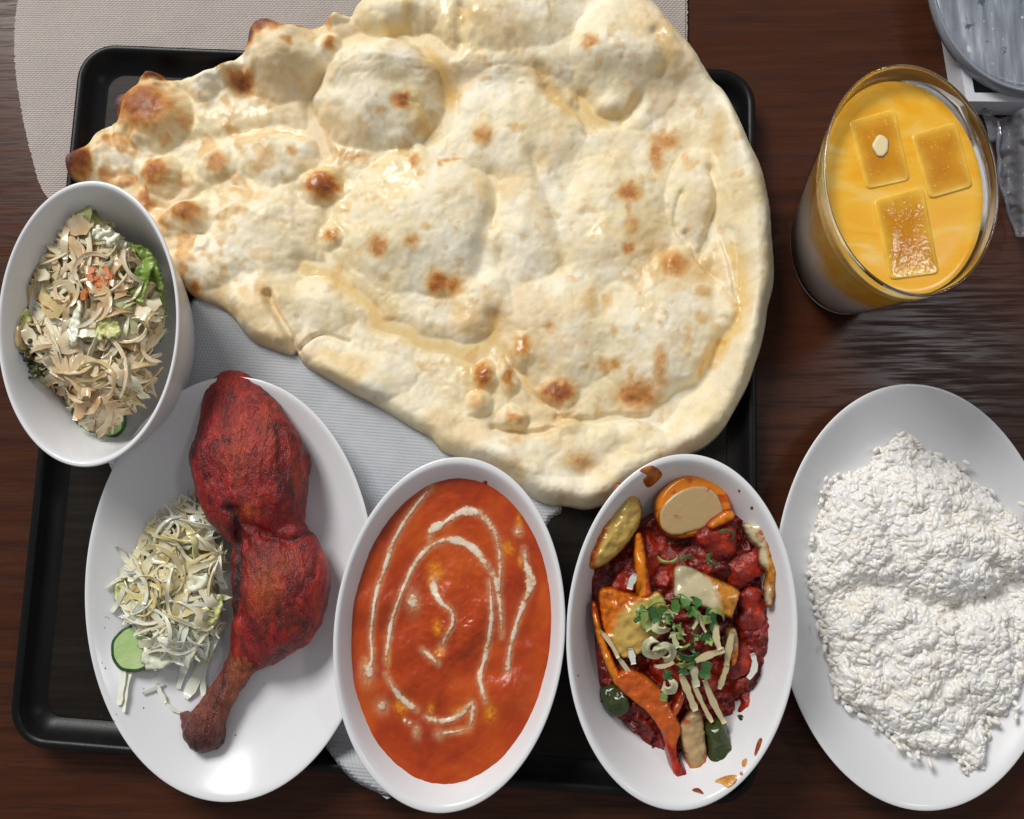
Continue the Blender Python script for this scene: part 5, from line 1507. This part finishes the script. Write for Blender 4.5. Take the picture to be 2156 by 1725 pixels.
# ------------------------------------------------------------------ glass of mango lassi with ice
def make_drink():
    H = 0.116
    c, A, B = ellipse_axes(1918.8, 377, 183, 248, -11, H)
    t = thing('drinking_glass', (c[0], c[1], 0.0004), 'clear tapered drinking glass of mango lassi on the dark table', 'glass')

    def sc(z): return 0.705 + 0.295 * (z / H) ** 0.85
    ztr = H - 0.020
    wall = [(sc(z), z) for z in np.linspace(0.009, ztr, 14)]
    revolve('wall', c, A, B, wall, 0.0004, M_thin, t, 128, False, False)
    # thick clear upper band ending in a rounded lip
    ring = [(sc(ztr), ztr), (sc(H - 0.004), H - 0.004), (0.998, H - 0.0014), (0.990, H - 0.0003), (0.980, H), (0.970, H - 0.0004), (0.963, H - 0.0016), (sc(H - 0.005) - 0.034, H - 0.005), (sc(ztr) - 0.032, ztr), (sc(ztr), ztr)]
    revolve('rim', c, A, B, ring, 0.0004, M_glass, t, 144, False, False)
    revolve('base', c, A, B, [(0.60, 0.0), (0.69, 0.0005), (0.705, 0.003), (0.712, 0.0088), (0.60, 0.0092), (0.1, 0.0092)], 0.0004, M_glass, t, 96)
    zl = H - 0.0120
    prof = [(sc(z) - (0.018 if z < ztr else 0.036), z) for z in np.linspace(0.0105, zl, 24)]
    prof = [(prof[0][0] * 0.9, 0.0098)] + prof
    st = prof[-1][0]
    prof += [(st - 0.004, zl + 0.0002)] + [(st * k, zl - 0.0004) for k in (0.93, 0.8, 0.6, 0.4, 0.2, 0.04)]
    o = revolve('mango_lassi', c, A, B, prof, 0.0004, M_lassi, None, 128)
    tag(o, 'orange mango lassi with a white yoghurt layer filling the glass', 'drink')
    # ice
    w = N('ice_in_lassi'); nn = w.noise(60, 3); n2 = w.noise(650, 2)
    colr = w.ramp(nn, [(0.3, (0.58, 0.22, 0.002)), (0.6, (0.70, 0.30, 0.006)), (0.85, (0.80, 0.40, 0.02))])
    colr = w.mix(w.ramp(n2, [(0.68, (0, 0, 0)), (0.74, (1, 1, 1))]), colr, (0.9, 0.62, 0.22))
    ee = w.attr('edge'); colr = w.mix(w.math('MULTIPLY', ee, w.math('MULTIPLY_ADD', nn, 1.4, 0.1), clamp=True), colr, (0.92, 0.58, 0.08))
    w.set(Base_Color=colr, Roughness=0.20)
    w.bump(w.math('ADD', nn, w.math('MULTIPLY', n2, 0.25)), 0.25, 0.0008)
    wet = w.m.copy(); wet.name = 'wet_ice_in_lassi'; wb = wet.node_tree.nodes['Principled BSDF']; wb.inputs['Roughness'].default_value = 0.05
    for nd in wet.node_tree.nodes:
        if nd.type == 'BUMP': nd.inputs['Strength'].default_value = 0.7
    D6 = lambda x, y: (1609.5 + .4469 * x, .4469 * y)
    defs = [(((395, 575), (615, 510), (690, 850), (480, 895)), 'square ice cube with a white bubble at the far left of the lassi', 0.00005),
            (((690, 635), (905, 570), (985, 880), (775, 940)), 'square ice cube at the right of the lassi', 0.00005),
            (((512, 945), (745, 880), (830, 1290), (590, 1320)), 'wet shiny ice cube at the near side of the lassi', 0.0004)]
    for (q, lab, up), lean in zip(defs, ((0.010, -0.006), (0.008, 0.006), (0.012, -0.020))):
        qq = np.array([D6(*p) for p in q]); zt_ = 0.0004 + zl + up
        topv = PA(qq[:, 0], qq[:, 1], zt_)[:, :2]
        rings = [(0.010, -0.022), (0.0, -0.018), (0.0, -0.0006), (0.0006, -0.00012), (0.0022, 0.0)]
        V = []; m = None
        for ins, dz in rings:
            rr = rquad(topv, ins * 0.5, 0.0030, 5); m = len(rr); V.append(np.c_[rr, np.full(m, zt_ + dz)])
        # gently domed, pitted top
        cc = np.r_[topv.mean(0), 0]
        for s in (0.86, 0.6, 0.3):
            rr = V[4][:, :2] * s + cc[:2] * (1 - s)
            V.append(np.c_[rr, np.full(m, zt_) + 0.0003 * fbm(rr[:, 0] * 3000, rr[:, 1] * 3000, 12, 2, 3.0)])
        for ring_ in V: ring_[:, 2] += 0.0003 - (ring_[:, 0] - cc[0]) * lean[0] - (ring_[:, 1] - cc[1]) * lean[1]
        Fc = [(i * m + j, i * m + (j + 1) % m, (i + 1) * m + (j + 1) % m, (i + 1) * m + j) for i in range(len(V) - 1) for j in range(m)]
        Fc += [tuple(range(m - 1, -1, -1)), tuple(range((len(V) - 1) * m, len(V) * m))]
        ea = np.concatenate([np.full(m, e_) for e_ in (1, 1, 1, 1, 0.9, 0.35, 0.1, 0)])
        o = mesh('ice_cube', np.vstack(V), Fc, wet if 'wet' in lab else w.m, None, {'edge': ea})
        tag(o, lab, 'ice', 'ice cubes in the lassi')
        if 'bubble' in lab:
            p = D6(548, 688)
            patch('air_bubble', [(p[0] + a * 17 * (1 + .15 * math.sin(3 * k)), p[1] + b * 24) for k, (a, b) in enumerate((math.cos(u), math.sin(u)) for u in np.linspace(0, 6.28, 11)[:-1])], 2.0,
                  lambda x, y: zt_ + 0.0005 + 0 * x, lambda x, y, d: rounded(d, 8) * 0.0006, plain('trapped_yoghurt', (0.84, 0.70, 0.38), 0.35), o)


make_drink()

# ------------------------------------------------------------------ far right corner: small open box, clear lid on it, wrapped towel
def make_corner():
    D8 = lambda x, y: (1916.4 + .3036 * x, .3036 * y)
    Mb = plain('white_card', (0.62, 0.64, 0.68), 0.5); Mi = plain('grey_card_inside', (0.16, 0.16, 0.18), 0.5)
    H = 0.018
    q = PA(np.array([1995, 2034, 2330, 2300]), np.array([-20, 214, 217, -30]), H)[:, :2]
    t = thing('open_box', (q[:, 0].mean(), q[:, 1].mean(), 0.0004), 'shallow white rimmed box at the far right corner under a clear lid', 'box')
    rings = [(0.0, 0.0), (0.0, H), (0.0062, H), (0.0066, 0.004)]
    V = []; n = None
    for ins, z in rings:
        r = rquad(q, ins, 0.0015 if ins < 0.001 else 0.001, 3); n = len(r); V.append(np.c_[r, np.full(n, 0.0004 + z)])
    Fc = [(i * n + j, i * n + (j + 1) % n, (i + 1) * n + (j + 1) % n, (i + 1) * n + j) for i in range(3) for j in range(n)] + [tuple(range(n - 1, -1, -1))]
    mesh('wall', np.vstack(V), Fc, Mb, t, smooth=False)
    r = rquad(q, 0.0064, 0.001, 3); V = np.vstack([np.c_[r, np.full(n, 0.0035)], np.c_[r, np.full(n, 0.0052)]])
    mesh('floor_panel', V, [tuple(range(n, 2 * n))] + [(j, (j + 1) % n, n + (j + 1) % n, n + j) for j in range(n)], Mi, t, smooth=False)
    # clear round lid resting on the box
    z0 = H + 0.0012
    c, A, B = ellipse_axes(2172, -62, 214, 254, -8, z0 + 0.010)
    w = N('frosted_clear_plastic')
    v = w.co((180, 26, 1), (0, 0, 0.85)); st = w.noise(1.0, 3, 0.5, v); n1 = w.noise(90, 4); n2 = w.noise(130, 2)
    col = w.ramp(st, [(0.35, (0.20, 0.22, 0.26)), (0.55, (0.30, 0.33, 0.38)), (0.72, (0.50, 0.53, 0.58))])
    col = w.mix(w.ramp(n2, [(0.66, (0, 0, 0)), (0.72, (1, 1, 1))]), col, (0.66, 0.69, 0.74))
    col = w.mix(w.ramp(n1, [(0.30, (1, 1, 1)), (0.36, (0, 0, 0))]), col, (0.10, 0.11, 0.15))
    w.set(Base_Color=col, Roughness=0.16)
    w.b.inputs['Alpha'].default_value = 0.88
    w.bump(w.math('ADD', st, n1), 0.4, 0.0015)
    wr = N('lid_edge'); wr.set(Base_Color=(0.34, 0.37, 0.42), Roughness=0.08); wr.b.inputs['Alpha'].default_value = 0.75
    t2 = thing('clear_lid', (c[0], c[1], z0), 'round clear plastic lid with diagonal streaks at the top right corner', 'lid')
    revolve('disc', c, A, B, [(0.90, 0.0030), (0.945, 0.0034), (0.95, 0.0050), (0.90, 0.0056), (0.6, 0.0058), (0.3, 0.0058), (0.03, 0.0058)], z0, w.m, t2, 96)
    revolve('rim', c, A, B, [(0.945, 0.0), (0.985, 0.0002), (1.0, 0.004), (1.0, 0.0095), (0.992, 0.0104), (0.982, 0.0100), (0.975, 0.007), (0.962, 0.0062), (0.955, 0.0075), (0.947, 0.0070), (0.944, 0.003)], z0, wr.m, t2, 128, False, False)
    # towel in clear film
    Mt = N('white_towel'); tn = Mt.noise(500, 3); Mt.set(Base_Color=(0.70, 0.73, 0.80), Roughness=0.9); Mt.bump(tn, 0.5, 0.001); Mt = Mt.m
    pts = [(2143, 330), (2146, 270), (2160, 228), (2210, 220), (2260, 240), (2262, 400), (2250, 500), (2190, 498), (2160, 470), (2148, 410)]
    tw = thing('wrapped_towel', tuple(P(2190, 360, 0.0004)), 'rolled white hand towel in torn clear film at the right edge', 'towel')
    patch('towel', pts, 5, lambda x, y: 0.0015 + 0 * x, lambda x, y, d: rounded(d, 45) * 0.020 + 0.0006 * fbm(x, y, 14, 2) * np.minimum(d / 8, 1), Mt, tw)
    film = [D8(*p) for p in ((480, 730), (500, 700), (560, 735), (570, 790), (610, 825), (690, 800), (789, 750), (900, 760), (900, 1600), (789, 1640), (745, 1640), (720, 1560), (690, 1480), (630, 1330), (605, 1180), (600, 1000), (550, 980), (530, 880))]
    patch('film', film, 4, lambda x, y: 0.0014 + 0.0035 * (fbm(x, y, 24, 3, 81.0) + 0.9) + 0.022 * sstep(2120, 2160, x), lambda x, y, d: np.minimum(d / 4, 1) * 0.0002, M_film, tw, smooth_n=3, bottom=False)
    for p0, p1 in (((480, 735), (560, 700)), ((500, 760), (570, 750)), ((640, 1300), (740, 1640)), ((610, 840), (620, 1200))):
        q0, q1 = D8(*p0), D8(*p1); rb = Ribbons(); tt = np.linspace(0, 1, 12)
        x = q0[0] + (q1[0] - q0[0]) * tt + 2 * np.sin(tt * 9); y = q0[1] + (q1[1] - q0[1]) * tt
        rb.add(PA(x, y, 0.008 + 0.002 * np.sin(tt * 7)), 0.0022, 0.0008, 0.4)
        rb.build('film_fold', M_film, tw)


make_corner()
